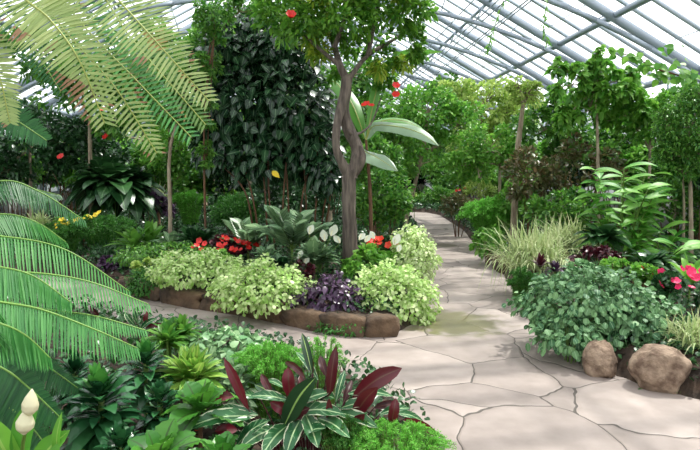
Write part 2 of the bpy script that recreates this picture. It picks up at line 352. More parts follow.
# ------------------------------------------------------------------ ground and path
PATH = [(-1.2, -4.9), (-.9, 0), (-.1, 1.8)]+[tuple(gp(*p)[:2]) for p in [(452, 462), (440, 430), (400, 400), (345, 376), (300, 360), (250, 348), (190, 338), (130, 326), (60, 308), (-20, 292), (-90, 285),
        (-90, 262), (-20, 268), (60, 277), (120, 291), (165, 303), (250, 317), (330, 333), (395, 337), (424, 322), (431, 291), (431, 262), (427, 242), (416, 224), (396, 218), (360, 216),
        (360, 211), (400, 212), (425, 212.5), (438, 215), (461, 230), (476, 250), (497, 271), (512, 295), (528, 325), (560, 350), (600, 372), (640, 388), (700, 403)]]+[(3.6, 3.3), (5.5, 2.2), (5.5, -4.9)]
PATH2 = [(-8.5, 24.0), (-4.6, 24.0), (-4.4, 27.5), (-8.5, 27.5)]
def sdist(pts, poly):
    d = np.full(len(pts), 1e9); ins = np.zeros(len(pts), bool); n = len(poly)
    for i in range(n):
        a = np.array(poly[i]); b = np.array(poly[(i+1) % n]); ab = b-a
        t = np.clip(((pts-a)@ab)/(ab@ab), 0, 1); d = np.minimum(d, np.linalg.norm(pts-(a+t[:, None]*ab), axis=1))
        c = ((a[1] > pts[:, 1]) != (b[1] > pts[:, 1])) & (pts[:, 0] < (b[0]-a[0])*(pts[:, 1]-a[1])/(b[1]-a[1]+1e-12)+a[0]); ins ^= c
    return np.where(ins, -d, d)
def bedh(pts):
    d = np.minimum(sdist(pts, PATH), sdist(pts, PATH2)); t = np.clip((d+.02)/.3, 0, 1); s = t*t*(3-2*t)
    far = np.clip(d/2.0, 0, 1)
    return -.05+.2*s+.12*far, d
def gz(x, y): return float(bedh(np.array([[x, y]]))[0][0])
xs = np.concatenate([np.arange(-9.6, -5, .3), np.arange(-5, 5, .08), np.arange(5, 12.2, .3)])
ys = np.concatenate([np.arange(-5, 1, .3), np.arange(1, 12, .08), np.arange(12, 44, .3)])
GX, GY = np.meshgrid(xs, ys); pts = np.stack([GX.ravel(), GY.ravel()], 1)
hh, dd = bedh(pts); hh += .03*R_.rand(len(hh))*(dd > .1)
# shear the patch so that it follows the house
V = np.stack([pts[:, 0], pts[:, 1], hh], 1)
keep = None
nx = len(xs); ny = len(ys)
I = (np.arange(ny-1)[:, None]*nx+np.arange(nx-1)[None]).ravel()
Q = np.stack([I, I+1, I+1+nx, I+nx], 1)
hx = V[:, 0]*ca+V[:, 1]*sa
inside = np.abs(hx) < WX-.02
Q = Q[inside[Q].all(1)]
b = Buf(); b.add(V, Q); structure(b.build('ground', M['soil']))
b = Buf(); n = 60
px0 = [H(-WX, Y0, 0), H(WX, Y0, 0), H(WX, Y1, 0), H(-WX, Y1, 0)]; quad(b, *px0); structure(b.build('path', M['path'], smooth=False))
for s in (-1, 1):   # plain buildings standing outside along both sides
    b = Buf(); bar(b, H(s*17, -12, 2.4), H(s*17, 60, 2.4), 4, 5.2); structure(b.build('wall_outside', M['outwall'], smooth=False))
    b = Buf()
    for Y in np.arange(2, 50, 3.2):
        bar(b, H(s*14.97, Y, 3.0), H(s*14.97, Y+1.7, 3.0), .1, 1.3)
    structure(b.build('window_outside', M['outwin'], smooth=False))
b = Buf(); bar(b, H(-19, 52, 2.4), H(19, 52, 2.4), 4, 5.2); structure(b.build('wall_outside', M['outwall'], smooth=False))
b = Buf(); quad(b, (-80, -60, -.1), (80, -60, -.1), (80, 140, -.1), (-80, 140, -.1)); structure(b.build('ground_outside', M['outside'], smooth=False))

# ------------------------------------------------------------------ plant builders
UPV = np.array([0, 0, 1.])
def clumpy(buf, c, r, t, size, asp, n, droop=.25, clumps=None, upbias=.5, inner=.5, cr=.33, shell=True):
    """leaves in clumps over an ellipsoid of radii r about c"""
    c = np.array(c, float); r = np.array(r, float)
    K = clumps or max(6, int(n/60))
    d = rdir(K, -.75 if shell else -1); k = c+d*r*(R_.uniform(inner, .85, (K, 1)))
    idx = R_.randint(0, K, n); ld = rdir(n, -.6); rad = cr*min(r)*R_.uniform(.6, 1.25, (K, 1))
    O = k[idx]+ld*rad[idx]*R_.uniform(.7, 1.05, (n, 1))
    out = nrm(ld+.6*d[idx]); D = nrm(out*.7+.7*R_.randn(n, 3)*.6+UPV*.1)
    N = nrm(UPV*upbias+out*.6+R_.randn(n, 3)*.35)
    L = size*R_.uniform(.65, 1.2, n); leaves(buf, t, O, D, N, L, L*asp, droop)
    return k
def cover(r, size, asp, dens, cap=9000): return int(min(cap, dens*4*math.pi*(r[0]*r[2])/(size*size*asp*.6)))
def wr(rx, ry, D, dy=None): return (rx*1.06*D/F, (dy if dy is not None else rx*.8)*D/F, ry*1.06*D/F)
def shell(buf, c, r, t, size, asp, n, droop=.25, zmin=-.6, gl=-1e9):
    """a carpet of outward facing leaves over a lumpy mound"""
    c = np.array(c, float); r = np.array(r, float); d = rdir(n, zmin)
    ph = R_.rand(6)*6; lump = 1+.16*np.sin(d[:, 0]*7+ph[0])*np.sin(d[:, 2]*8+ph[1])+.13*np.sin(d[:, 0]*11+ph[2])*np.cos(d[:, 1]*9+ph[3]+d[:, 2]*8)
    dep = R_.rand(n)**1.5*.34-.03
    O = c+d*r*((lump-dep)[:, None]); O[:, 2] = np.maximum(O[:, 2], gl+.02)
    no = nrm(d/r); tan = np.array([0, 0, -.5])+no*.7+R_.randn(n, 3)*.45
    N = nrm(no+UPV*.45+R_.randn(n, 3)*.3)
    L = size*R_.uniform(.6, 1.2, n); leaves(buf, t, O, tan, N, L, L*asp, droop)
    return c+rdir(14, -.2)*r*.6
GRP = {}
def mound(name, label, cat, px, py, rx, ry, D, mat, t='small', size=.05, asp=.8, dens=.8, droop=.2, group=None, stem='brown', cr=.33, upbias=.7, dr=None, cap=9000, sh=False):
    c = at(px, py, D); r = wr(rx, ry, D, dr); gz0 = gz(c[0], c[1])
    o = thing(name, label, cat, (c[0], c[1], gz0), group)
    b = Buf(); k = shell(b, c, r, t, size, asp, cover(r, size, asp, dens*1.5, cap*2), droop, gl=0) if sh else clumpy(b, c, r, t, size, asp, cover(r, size, asp, dens*1.9, cap*2), droop, cr=cr, upbias=upbias); b.build('foliage', M[mat], o)
    s = Buf()
    for p in k[:7]:
        tube(s, [(c[0]+(p[0]-c[0])*.2, c[1]+(p[1]-c[1])*.2, gz0-.03), ((c+p)/2)*np.array([1, 1, 0])+np.array([0, 0, (gz0+p[2])/2]), p], [.008*D/10+.004, .003], 5)
    s.build('stem', M[stem], o)
    return o
def tree(name, label, cat, bx, by, D, tops, blobs, mat, t='ovate', size=.09, asp=.5, dens=.6, rad=.05, bark='bark', droop=.3, group=None, cap=9000, up=.5, cr=.36, mat2=None):
    """trunk from base pixel through tops (pixel points), crown in blobs (px,py,rx,ry,dD)"""
    c0 = at(bx, by, D); g0 = gz(c0[0], c0[1]); o = thing(name, label, cat, (c0[0], c0[1], g0), group)
    b = Buf(); tp = [np.array([c0[0], c0[1], g0-.05])]+[at(x, y, D) for x, y in tops]
    tube(b, tp, np.linspace(rad, rad*.55, 5), 8, bumpy=.12); b.build('trunk', M[bark], o)
    lf = Buf(); br = Buf(); lf2 = Buf()
    for i, (x, y, rx, ry, dD) in enumerate(blobs):
        c = at(x, y, D+dD); r = wr(rx, ry, D+dD)
        k = clumpy(lf if not (mat2 and i % 3 == 2) else lf2, c, r, t, size, asp, cover(r, size, asp, dens*2.1, cap*2), droop, upbias=up, cr=cr)
        tube(br, [tp[-1], (tp[-1]+c)/2+np.array([0, 0, .05]), c], [rad*.5, rad*.3], 6)
        for p in k[:12]: tube(br, [c, (c+p)/2+R_.randn(3)*.03, p], [rad*.25, rad*.08], 4)
    lf.build('crown', M[mat], o); br.build('branch', M[bark], o)
    if lf2.V: lf2.build('crown', M[mat2], o)
    return o
def rosette(buf, c, n, L, W, t, el=(10, 80), droop=.4, az=(0, 360), rnd=None, h=0):
    e = np.radians(np.linspace(el[1], el[0], n)+R_.randn(n)*4); a = np.radians(np.linspace(az[0], az[0]+(az[1]-az[0])*(1 if az != (0, 360) else n*.382), n)+R_.randn(n)*6)
    D = np.stack([np.cos(e)*np.cos(a), np.cos(e)*np.sin(a), np.sin(e)], 1)
    N = np.stack([-np.sin(e)*np.cos(a), -np.sin(e)*np.sin(a), np.cos(e)], 1)+R_.randn(n, 3)*.12
    sc = R_.uniform(.8, 1.1, n)
    O = np.array(c)+D*.01+np.stack([np.zeros(n), np.zeros(n), np.linspace(h, 0, n)], 1)
    leaves(buf, t, O, D, N, L*sc, W*sc, droop, rnd)
def ros_plant(name, label, cat, px, py, D, n, Lp, Wp, mat, t='strap', el=(5, 80), droop=.4, h=0, heads=1, spread=0, group=None, stem='green_stem', z=None):
    c = at(px, py, D)
    if z is not None: c = gp(px, py, z)
    g0 = gz(c[0], c[1]); o = thing(name, label, cat, (c[0], c[1], g0), group)
    b = Buf(); s = Buf()
    for k in range(heads):
        cc = c+np.array([R_.uniform(-1, 1)*spread, R_.uniform(-1, 1)*spread, R_.uniform(-.3, .3)*spread])*(k > 0)
        rosette(b, cc, n, Lp*D/F, Wp*D/F, t, el, droop, h=h)
        tube(s, [(cc[0], cc[1], g0-.04), (cc[0], cc[1], max(cc[2], g0)+h*.9+.01)], [.012, .01], 6, smooth=False)
    b.build('foliage', M[mat], o); s.build('stem', M[stem], o)
    return o
def plume(buf, pts, n, L, wd, t='needle', fl=.7):
    P = spline(pts, n); Tn = nrm(np.gradient(P, axis=0)); m = 6
    O = np.repeat(P, m, 0)+R_.randn(n*m, 3)*L*.15; TT = np.repeat(Tn, m, 0)
    D = nrm(rdir(n*m)*fl+TT*.5); s = np.repeat(np.linspace(1, .45, n), m)
    leaves(buf, t, O, D, rdir(n*m), L*s*R_.uniform(.6, 1.2, n*m), wd, 0)
def fernmound(name, label, px, py, rx, ry, D, mat='needle', np_=60, L=.05, group=None, cat='fern', base=None, wd=None):
    c = at(px, py, D); r = wr(rx, ry, D); b0 = np.array([c[0], c[1], gz(c[0], c[1])])
    o = thing(name, label, cat, b0, group); b = Buf(); s = Buf()
    b1 = at(px, py+ry*.8, D); b1[2] = max(b1[2], b0[2])
    for i in range(np_):
        d = rdir(1, -.05)[0]; e = c+d*np.array(r)*R_.uniform(.75, 1.1)
        st = np.array([b0[0]+d[0]*r[0]*.25, b0[1]+d[1]*r[1]*.25, b0[2]-.02]); mid = (st*.4+e*.6); mid[2] = e[2]*.9+st[2]*.1+r[2]*.15
        pts = [st, mid, e]; plume(b, pts, 22, L, (wd or L*.12)); tube(s, pts, [.003, .0015], 4, n=6)
    b.build('frond', M[mat], o); s.build('stem', M['green_stem'], o); return o
def blades(name, label, px, py, D, n, Lp, wd, mat, group=None, el=(25, 85), droop=.8, spread=.06, cat='grass'):
    c = at(px, py, D); g0 = gz(c[0], c[1]); o = thing(name, label, cat, (c[0], c[1], g0), group); b = Buf()
    O = np.tile([c[0], c[1], g0-.02], (n, 1))+np.c_[R_.randn(n, 2)*spread, np.zeros(n)]
    e = np.radians(R_.uniform(el[0], el[1], n)); a = R_.uniform(0, 2*math.pi, n)
    Dv = np.stack([np.cos(e)*np.cos(a), np.cos(e)*np.sin(a), np.sin(e)], 1)
    O[:, 2] += 0; up = c[2]-g0
    O[:, 2] += max(0, up-.1)
    leaves(b, 'blade', O, Dv, np.stack([-np.sin(e)*np.cos(a), -np.sin(e)*np.sin(a), np.cos(e)], 1), Lp*D/F*R_.uniform(.6, 1.1, n), wd, R_.uniform(.3, 1, n)*droop)
    b.build('foliage', M[mat], o)
    if up > .12:
        s = Buf(); tube(s, [(c[0], c[1], g0-.03), (c[0], c[1], c[2]-.05)], [.05, .03], 8, smooth=False); s.build('stem', M['brown'], o)
    return o
def flower_mesh(name, mat, n=5, r=.03, cup=.3, t='petal'):
    b = Buf(); a = np.arange(n)*2*math.pi/n
    D = np.stack([np.cos(a), np.sin(a), np.full(n, cup)], 1); N = np.stack([-cup*np.cos(a), -cup*np.sin(a), np.ones(n)], 1)
    leaves(b, t, np.zeros((n, 3)), D, N, r, r*.9, 0)
    o = b.build(name, mat); me = o.data; bpy.data.objects.remove(o); return me
def put_flower(parent, me, p, s=1, tilt=None):
    o = bpy.data.objects.new('flower', me); COL.objects.link(o); o.parent = parent
    o.location = [float(v) for v in (np.array(p)-np.array(parent['_w']))]; o.scale = (s, s, s)
    d = Vector(tilt if tilt is not None else (R_.randn()*.4, -.7+R_.randn()*.3, .7)); o.rotation_euler = d.to_track_quat('Z', 'Y').to_euler()
    return o
FM = {k: flower_mesh('flower', M[k], 5, .032) for k in ('red', 'pink', 'orange', 'yellow')}
FB = flower_mesh('flower', M['red'], 6, .075, cup=.4)
def spathe(parent, p, s, face=1, tilt=.15):
    """white hood, spadix and stalk"""
    b = Buf(); leaves(b, 'lance', np.array([p]), np.array([[tilt, -.25, 1.]]), np.array([[.2*face, -1, .1]]), s, s*.5, .25, np.array([.5])); o = b.build('flower', M['white'], parent)
    k = Buf(); tube(k, [np.array(p)+np.array([0, -.012, .02*s]), np.array(p)+np.array([tilt*.3*s, -.02, .5*s])], s*.045, 6, smooth=False); k.build('spadix', M['cream'], o)
    st = Buf(); w_ = np.array(parent['_w']); tube(st, [w_+np.array([0, 0, 0]), (np.array(p)+w_)/2+np.array([0, 0, .08]), np.array(p)], [.005, .004], 5); st.build('stem', M['green_stem'], parent)
def rock(name, label, p, r, mat, group=None, seed=0, flat=.0, cat='rock'):
    n = 22; me = Buf(); th = np.linspace(0, math.pi, n); ph = np.linspace(0, 2*math.pi, n*2, endpoint=False); V = []
    for a in th:
        for q in ph:
            d = Vector((math.sin(a)*math.cos(q), math.sin(a)*math.sin(q), math.cos(a)))
            k = 6 if flat else 2.3
            s = (abs(d.x)**k+abs(d.y)**k+abs(d.z)**k)**(-1/k)
            h = 1+.22*noise.noise(d*1.3+Vector((seed*7.1, 0, 0)))+.09*noise.noise(d*3.5+Vector((seed, 3, 0)))+.03*noise.noise(d*9+Vector((seed, 9, 0)))
            V.append((p[0]+d.x*s*h*r[0], p[1]+d.y*s*h*r[1], p[2]+d.z*s*h*r[2]))
    m = n*2; Q = [(i*m+j, (i+1)*m+j, (i+1)*m+(j+1) % m, i*m+(j+1) % m) for i in range(n-1) for j in range(m)]
    me.add(V, Q); o = me.build(name, M[mat]); o['label'] = label; o['category'] = cat
    if group: o['group'] = group
    return o

# ------------------------------------------------------------------ cycads on the left
def frond(parent, ctrl, n, Ll, mat, facing, rach, wd=.011, droop=.25, sweep=.45, lo=.08, both=(1, 1), r0=.007, hang=0):
    pts = [at(*c) for c in ctrl]; P = spline(pts, n); Tn = nrm(np.gradient(P, axis=0)); N = nrm(np.broadcast_to(np.array(facing, float), P.shape)-Tn*(Tn@np.array(facing, float))[:, None])
    S = np.cross(Tn, N); b = Buf(); u = np.linspace(0, 1, n)
    prof = np.interp(u, [0, lo, .3, .65, .9, 1], [.0, .55, 1, .95, .55, .3])
    for sgn, am in ((1, both[0]), (-1, both[1])):
        D = nrm(S*sgn+Tn*(sweep+.4*u[:, None]**4)+N*.12-UPV*hang+R_.randn(n, 3)*.03)
        ok = prof > .05
        leaves(b, 'leaflet', P[ok], D[ok], N[ok], (Ll*prof*am*R_.uniform(.9, 1.05, n))[ok], wd, droop, np.clip(.5+.25*R_.randn(ok.sum()), 0, 1))
    fr = Buf(); tube(fr, [p for p in P[::max(1, n//14)]]+[P[-1]], [r0, r0*.35], 6)
    o = b.build('frond', M[mat], parent); fr.build('midrib', M[rach], o); return o
def cycad_trunk(o, c, r, h):
    b = Buf(); k = np.linspace(0, h, 10); tube(b, [(c[0], c[1], c[2]-.05)]+[(c[0]+.01*math.sin(z*9), c[1], c[2]+z) for z in k[1:]], [r*1.1, r, r*.95, r*.8], 16, bumpy=.18); b.build('trunk', M['cycad_trunk'], o)
# low, fresh green cycad
lc = at(-130, 330, 2.7); lz = gz(lc[0], lc[1])
low = thing('cycad', 'low cycad with fresh green feather fronds arching in at the left edge', 'cycad', (lc[0], lc[1], lz))
cycad_trunk(low, (lc[0], lc[1], lz), .13, max(.3, at(-130, 330, 2.7)[2]-lz))
B0 = (-130, 325, 2.7)
for ctrl, Ll, mat in [
    ([B0, (-70, 205, 2.9), (0, 181, 3.1), (40, 192, 3.2), (84, 220, 3.3)], .17, 'frond_dark'),
    ([B0, (-60, 225, 2.8), (0, 214, 3.0), (36, 222, 3.1), (66, 242, 3.2)], .15, 'frond'),
    ([B0, (-60, 235, 2.6), (0, 236, 2.7), (66, 250, 2.8), (129, 291, 2.9)], .20, 'frond'),
    ([B0, (-60, 275, 2.55), (20, 272, 2.6), (87, 281, 2.7), (148, 304, 2.8)], .17, 'frond'),
    ([B0, (-60, 262, 2.3), (0, 267, 2.35), (35, 277, 2.4), (70, 302, 2.45)], .17, 'frond'),
    ([B0, (-50, 295, 2.2), (0, 302, 2.25), (43, 310, 2.3), (96, 330, 2.35), (137, 348, 2.4)], .17, 'frond'),
    ([B0, (-30, 300, 2.5), (50, 310, 2.6), (95, 316, 2.65), (145, 330, 2.7)], .12, 'frond'),
    ([B0, (-60, 310, 2.0), (-5, 322, 2.05), (25, 335, 2.1), (50, 358, 2.15)], .15, 'frond'),
    ([B0, (-60, 345, 2.1), (0, 367, 2.1), (29, 388, 2.12), (63, 420, 2.15)], .14, 'frond_dark'),
    ([B0, (-60, 330, 2.4), (0, 345, 2.5), (40, 362, 2.55), (78, 388, 2.6)], .15, 'frond_dark'),
    ([B0, (-80, 370, 2.3), (-20, 395, 2.3), (20, 415, 2.3), (50, 450, 2.3)], .16, 'frond_dark'),
    ([B0, (-40, 195, 3.2), (20, 188, 3.5), (60, 195, 3.6)], .13, 'frond_dark'),
    ([B0, (-190, 220, 2.8), (-260, 230, 2.9), (-330, 270, 3.0)], .17, 'frond'),
    ([B0, (-160, 220, 2.4), (-220, 260, 2.1), (-280, 330, 1.9)], .17, 'frond')]:
    frond(low, ctrl, 80, Ll, mat, (-.1, -.3, 1) if ctrl[2][1] < 340 else (-.1, -.75, .66), 'rachis_dark', both=(1.15, .5), wd=.0105, droop=.05, sweep=.2, hang=1.0 if ctrl[2][1] < 340 else .1)
# tall cycad whose long fronds hang in from the top left
tc = at(-160, 60, 2.6); tz = gz(tc[0], tc[1])
tall = thing('cycad', 'tall cycad whose pale sunlit fronds hang in from the top left', 'cycad', (tc[0]-.1, tc[1]+.3, tz))
TB = (-160, 60, 2.9); tb = at(*TB)
cycad_trunk(tall, (tb[0], tb[1], tz), .15, tb[2]-tz+.05)
for ctrl, Ll, mat, r in [
    ([TB, (-100, -40, 2.6), (-30, -40, 2.4), (28, 2, 2.3), (52, 22, 2.3), (80, 62, 2.3), (104, 122, 2.35)], .2, 'frond_sun', 'rachis'),
    ([TB, (-70, -70, 2.6), (10, -45, 2.5), (60, 25, 2.5), (114, 86, 2.5), (156, 152, 2.55)], .17, 'frond_sun', 'rachis'),
    ([TB, (-60, -110, 2.9), (10, -70, 2.8), (77, 18, 2.8), (134, 78, 2.8), (190, 136, 2.85)], .2, 'frond', 'rachis'),
    ([TB, (-40, -130, 2.7), (60, -70, 2.5), (117, -2, 2.45), (160, 46, 2.45), (208, 100, 2.5)], .2, 'frond_sun', 'rachis'),
    ([TB, (-30, -120, 3.0), (70, -50, 2.9), (125, 30, 2.9), (160, 72, 2.9), (205, 124, 2.95)], .2, 'frond_sun2', 'rachis'),
    ([TB, (-90, 0, 2.4), (-40, 20, 2.3), (-5, 66, 2.3), (10, 122, 2.3)], .12, 'frond_sun', 'rachis'),
    ([TB, (-90, 60, 2.7), (-30, 90, 2.8), (10, 116, 2.9), (46, 140, 3.0)], .15, 'frond_dark', 'rachis_dark'),
    ([TB, (-110, -60, 3.2), (-40, -30, 3.4), (20, 30, 3.5), (60, 90, 3.6)], .18, 'frond_dark', 'rachis_dark'),
    ([TB, (-250, -60, 2.6), (-340, 0, 2.3), (-400, 90, 2.2)], .2, 'frond_sun2', 'rachis'),
    ([TB, (-220, -90, 3.2), (-280, -20, 3.6), (-330, 60, 3.9)], .2, 'frond_dark', 'rachis_dark')]:
    frond(tall, ctrl, 76, Ll, mat, (.25, -.8, .5), r, wd=.012, droop=.1, sweep=-.02, hang=.12)

# ------------------------------------------------------------------ the big twisted tree on the island
D0 = 8.2
t0 = at(352, 270, D0); tg = gz(t0[0], t0[1])
bt = thing('tree', 'tall leafy tree with a thick twisted grey trunk in the island bed', 'tree', (t0[0], t0[1], tg))
b = Buf()
tube(b, [(t0[0], t0[1], tg-.1), at(350, 240, D0), at(349, 210, D0), at(349, 182, D0), at(350, 170, D0)], [.14, .11, .1, .105, .115], 16, bumpy=.14)
tube(b, [at(350, 176, D0), at(342, 163, D0-.06), at(336, 145, D0-.1), at(338, 120, D0-.06), at(345, 95, D0), at(347, 76, D0)], [.1, .065, .055, .06, .08, .08], 12, bumpy=.12)
tube(b, [at(351, 176, D0), at(356, 162, D0), at(357, 148, D0+.05), at(348, 128, D0+.08), at(343, 108, D0+.08), at(346, 90, D0)], [.1, .085, .09, .09, .09, .08], 12, bumpy=.12)
tube(b, [at(352, 178, D0), at(362, 160, D0-.05), at(361, 146, D0-.02)], [.06, .06, .03], 10, bumpy=.1)
b.build('trunk', M['bark'], bt)
b = Buf()
for ps, rr in [([(347, 80), (340, 66), (334, 45), (322, 10), (310, -40)], .06), ([(346, 84), (354, 72), (368, 55), (388, 43), (410, 30)], .045), ([(334, 48), (345, 20), (360, -20)], .04), ([(368, 55), (375, 20), (385, -30)], .035),
               ([(340, 66), (315, 45), (285, 20)], .035), ([(347, 128), (352, 134), (362, 132), (372, 122), (381, 98)], .025)]:
    tube(b, [at(x, y, D0+(-.3+.3*i if i else 0)) for i, (x, y) in enumerate(ps)], [rr, rr*.45], 8)
b.build('branch', M['bark'], bt)
b = Buf(); b2 = Buf()
for i, (x, y, rx, ry, dD) in enumerate([(330, 12, 44, 32, -.3), (385, 12, 40, 30, 0), (290, 22, 36, 26, .2), (360, -20, 70, 40, 0), (300, -30, 55, 40, .3), (405, 45, 22, 26, .4), (345, 40, 36, 22, .5), (380, 62, 26, 18, .6), (310, 50, 25, 18, .3), (410, 0, 24, 24, -.3), (350, -70, 100, 40, 0), (330, 70, 16, 14, .8), (385, 85, 16, 14, 1)]):
    c = at(x, y, D0+dD); r = wr(rx, ry, D0); clumpy(b if i % 5 != 3 else b2, c, r, 'ovate', .1, .45, cover(r, .1, .45, .95, 20000), .35, cr=.36)
b.build('crown', M['tree'], bt)
c = at(392, 70, D0+.5); clumpy(b2, c, wr(24, 24, D0), 'ovate', .1, .45, 420, .5); b2.build('crown', M['tree_y'], bt)
for x, y, s in [(291, 15, 1), (366, 105, .9), (371, 106, .7), (396, 86, .8), (396, 95, .8), (290, 18, .7)]:
    put_flower(bt, FB, at(x, y, D0-.6), s)

# ------------------------------------------------------------------ big dark shrub behind it, and neighbours
def bigshrub():
    D = 10.0; c = at(268, 235, D); g0 = gz(c[0], c[1]); o = thing('shrub', 'large dark shrub with big drooping leaves and bare brown stems behind the twisted tree', 'shrub', (c[0], c[1], g0))
    b = Buf()
    for (x, y, rx, ry, dD) in [(240, 110, 46, 46, 0), (290, 100, 44, 50, -.1), (230, 60, 40, 30, .2), (280, 55, 42, 30, .2), (310, 140, 30, 36, -.1), (255, 155, 44, 26, 0), (215, 140, 26, 34, .3), (325, 170, 20, 24, -.3), (290, 160, 30, 20, .2), (240, 30, 36, 22, .4)]:
        cc = at(x, y, D+dD); r = wr(rx, ry, D); n = cover(r, .17, .72, 1.0); d = rdir(n, -1); O = cc+d*np.array(r)*R_.uniform(.45, 1, (n, 1))
        leaves(b, 'heart', O, nrm(d*.5+R_.randn(n, 3)*.35+np.array([0, 0, -.45])), nrm(UPV*.5+d*.7+np.array([0, -.35, 0])), .17*R_.uniform(.7, 1.25, n), .125*R_.uniform(.8, 1.2, n), .1)
    b.build('foliage', M['darkbig'], o)
    for x0, x1, y1 in [(262, 238, 150), (268, 258, 120), (275, 268, 120), (283, 292, 110), (290, 285, 150), (300, 322, 130), (312, 318, 100), (320, 330, 150), (255, 222, 165), (305, 300, 120), (318, 345, 175)]:
        s = Buf(); tube(s, [(at(x0, 235, D)[0], c[1]-.1+R_.rand()*.3, g0-.05), at((x0*1.3+x1*.7)/2+R_.randn()*3, 195, D-.3), at(x1, y1, D)], [.02, .012], 6); s.build('stem', M['brown'], o)
    lf = Buf(); leaves(lf, 'ovate', np.array([at(272, 171, D-.9)]), np.array([[.8, -.2, -.7]]), np.array([[.3, -1, .4]]), .17, .1); q = lf.build('yellow_leaf', M['yellow'], o); q['label'] = 'single yellowed leaf'
bigshrub()
tree('vine', 'twining light green climber with hanging tips in the gap left of the dark shrub', 'vine', 205, 215, 9.3, [(204, 150), (206, 90), (214, 40)], [(208, 55, 16, 34, 0), (205, 110, 12, 30, 0), (215, 20, 24, 18, 0), (207, 155, 9, 22, 0), (240, 12, 22, 14, .2)], 'mid', 'small', .08, .5, .5, .02, 'brown')
mound('shrub', 'low dark leafy shrub growing under the bare stems of the large dark shrub', 'shrub', 285, 200, 52, 24, 12.2, 'dark', 'ovate', .12, .5, .9)
mound('shrub', 'rounded glossy green shrub right of the twisted trunk beside the path', 'shrub', 385, 205, 32, 36, 9.6, 'mid', 'ovate', .1, .5, .8)
mound('shrub', 'bushy mid green shrub under the long pale leaves behind the twisted trunk', 'shrub', 375, 165, 30, 30, 11, 'mid', 'ovate', .11, .5, .6)
# long paddle leaves
c = at(372, 235, 9.0); bn = thing('banana_plant', 'banana plant with long pale paddle leaves arching right behind the twisted trunk', 'plant', (c[0], c[1], gz(c[0], c[1])))
s = Buf(); tube(s, [(c[0], c[1], gz(c[0], c[1])-.05), at(370, 190, 9.0), at(366, 140, 9.0)], [.035, .03, .02], 10); s.build('stem', M['brown'], bn)
def paddle(parent, ctrl, wpx, D, mat, face):
    P = spline([at(*q) for q in ctrl], 16); Tn = nrm(np.gradient(P, axis=0)); Nn = nrm(np.array(face, float)[None]-Tn*(Tn@np.array(face, float))[:, None]); S = np.cross(Tn, Nn); u = np.linspace(0, 1, 16)
    wv = wpx*D/F*np.interp(u, [0, .08, .25, .6, .85, 1], [.05, .5, .95, 1, .6, .03]); V = []; UV = []
    for j in (-1, -.5, 0, .5, 1):
        V.append(P+S*(wv*j*.5)[:, None]-Nn*(wv*.12*j*j)[:, None]+Nn*(.004*np.sin(u*60)*abs(j))[:, None]); UV.append(np.stack([u, np.full(16, j)], 1))
    V = np.stack(V, 1).reshape(-1, 3); UV = np.stack(UV, 1).reshape(-1, 2); Q = [(i*5+j, i*5+j+1, i*5+j+6, i*5+j+5) for i in range(15) for j in range(4)]
    b = Buf(); b.add(V, Q, UV, np.full(len(V), .6)); o = b.build('leaf', M[mat], parent); m_ = Buf(); tube(m_, P, [.012, .003], 5, smooth=False); m_.build('midrib', M['rachis'], o)
paddle(bn, [(366, 140, 9), (374, 126, 9), (400, 127, 8.6), (422, 134, 8.4), (439, 146, 8.3)], 16, 9, 'banana', (.1, -.85, .6))
paddle(bn, [(366, 140, 9.1), (380, 122, 9.3), (405, 121, 9.3), (428, 133, 9.2)], 18, 9, 'banana_g', (0, -.5, .8))
paddle(bn, [(362, 148, 9), (366, 152, 8.8), (378, 158, 8.5), (398, 171, 8.3)], 22, 8.5, 'banana', (.3, -.9, .4))
paddle(bn, [(366, 140, 9), (380, 80, 9.2), (405, 55, 9.3), (443, 52, 9.3)], 12, 9, 'banana_g', (0, -.6, -.7))
paddle(bn, [(366, 140, 9), (350, 100, 9.4), (330, 80, 9.9), (310, 90, 10.2)], 18, 9, 'banana_g', (0, -.6, .7))

# ------------------------------------------------------------------ island bed, front to back
L4 = [('lime green coleus mound spilling over the stones by the branch path, left of two', 196, 270, 44, 17, 7.1), ('bushy lime green coleus mound drooping onto the branch path by the edging stones', 262, 290, 46, 26, 6.3),
      ('lime green coleus mound at the island tip between both paths', 393, 300, 40, 34, 6.2), ('pale lime coleus mound along the main path behind the island tip', 413, 258, 22, 30, 8.0)]
for lb, x, y, rx, ry, D in L4:
    mound('coleus', lb, 'plant', x, y, rx, ry, D, 'lime' if D < 8 else 'lime2', 'round', .045, .85, 1.0, .15, 'lime coleus of the island bed', 'green_stem', sh=True)
mound('coleus', 'low lime coleus clump reaching left toward the mossy bed corner', 'plant', 150, 268, 22, 9, 7.6, 'light', 'round', .05, .8, 1.0, .15, 'lime coleus of the island bed', 'green_stem')
mound('purple_shield_plant', 'dark purple leafed plant left of the tip coleus', 'plant', 330, 300, 34, 22, 6.15, 'purple', 'ovate', .085, .55, 1.1, .3, stem='brown', sh=True)
mound('purple_shield_plant', 'small maroon leafed plant under the white flowers', 'plant', 302, 272, 16, 10, 6.9, 'maroonleaf', 'ovate', .06, .5, .8, .3, stem='brown')
mound('purple_shield_plant', 'near black purple plant behind the left edging stone', 'plant', 116, 260, 22, 9, 8.6, 'purple', 'ovate', .08, .5, .9, .3, stem='brown')
mound('purple_shield_plant', 'dark purple foliage clump beside the slim trunk at left', 'plant', 153, 206, 22, 11, 12, 'purple', 'ovate', .12, .5, .9, .3, stem='brown')
mound('arrowhead_plant', 'mid green arrow leafed ground plant at the foot of the twisted tree', 'plant', 368, 268, 36, 13, 7.2, 'fresh', 'heart', .075, .6, 1.0, .3, stem='green_stem')
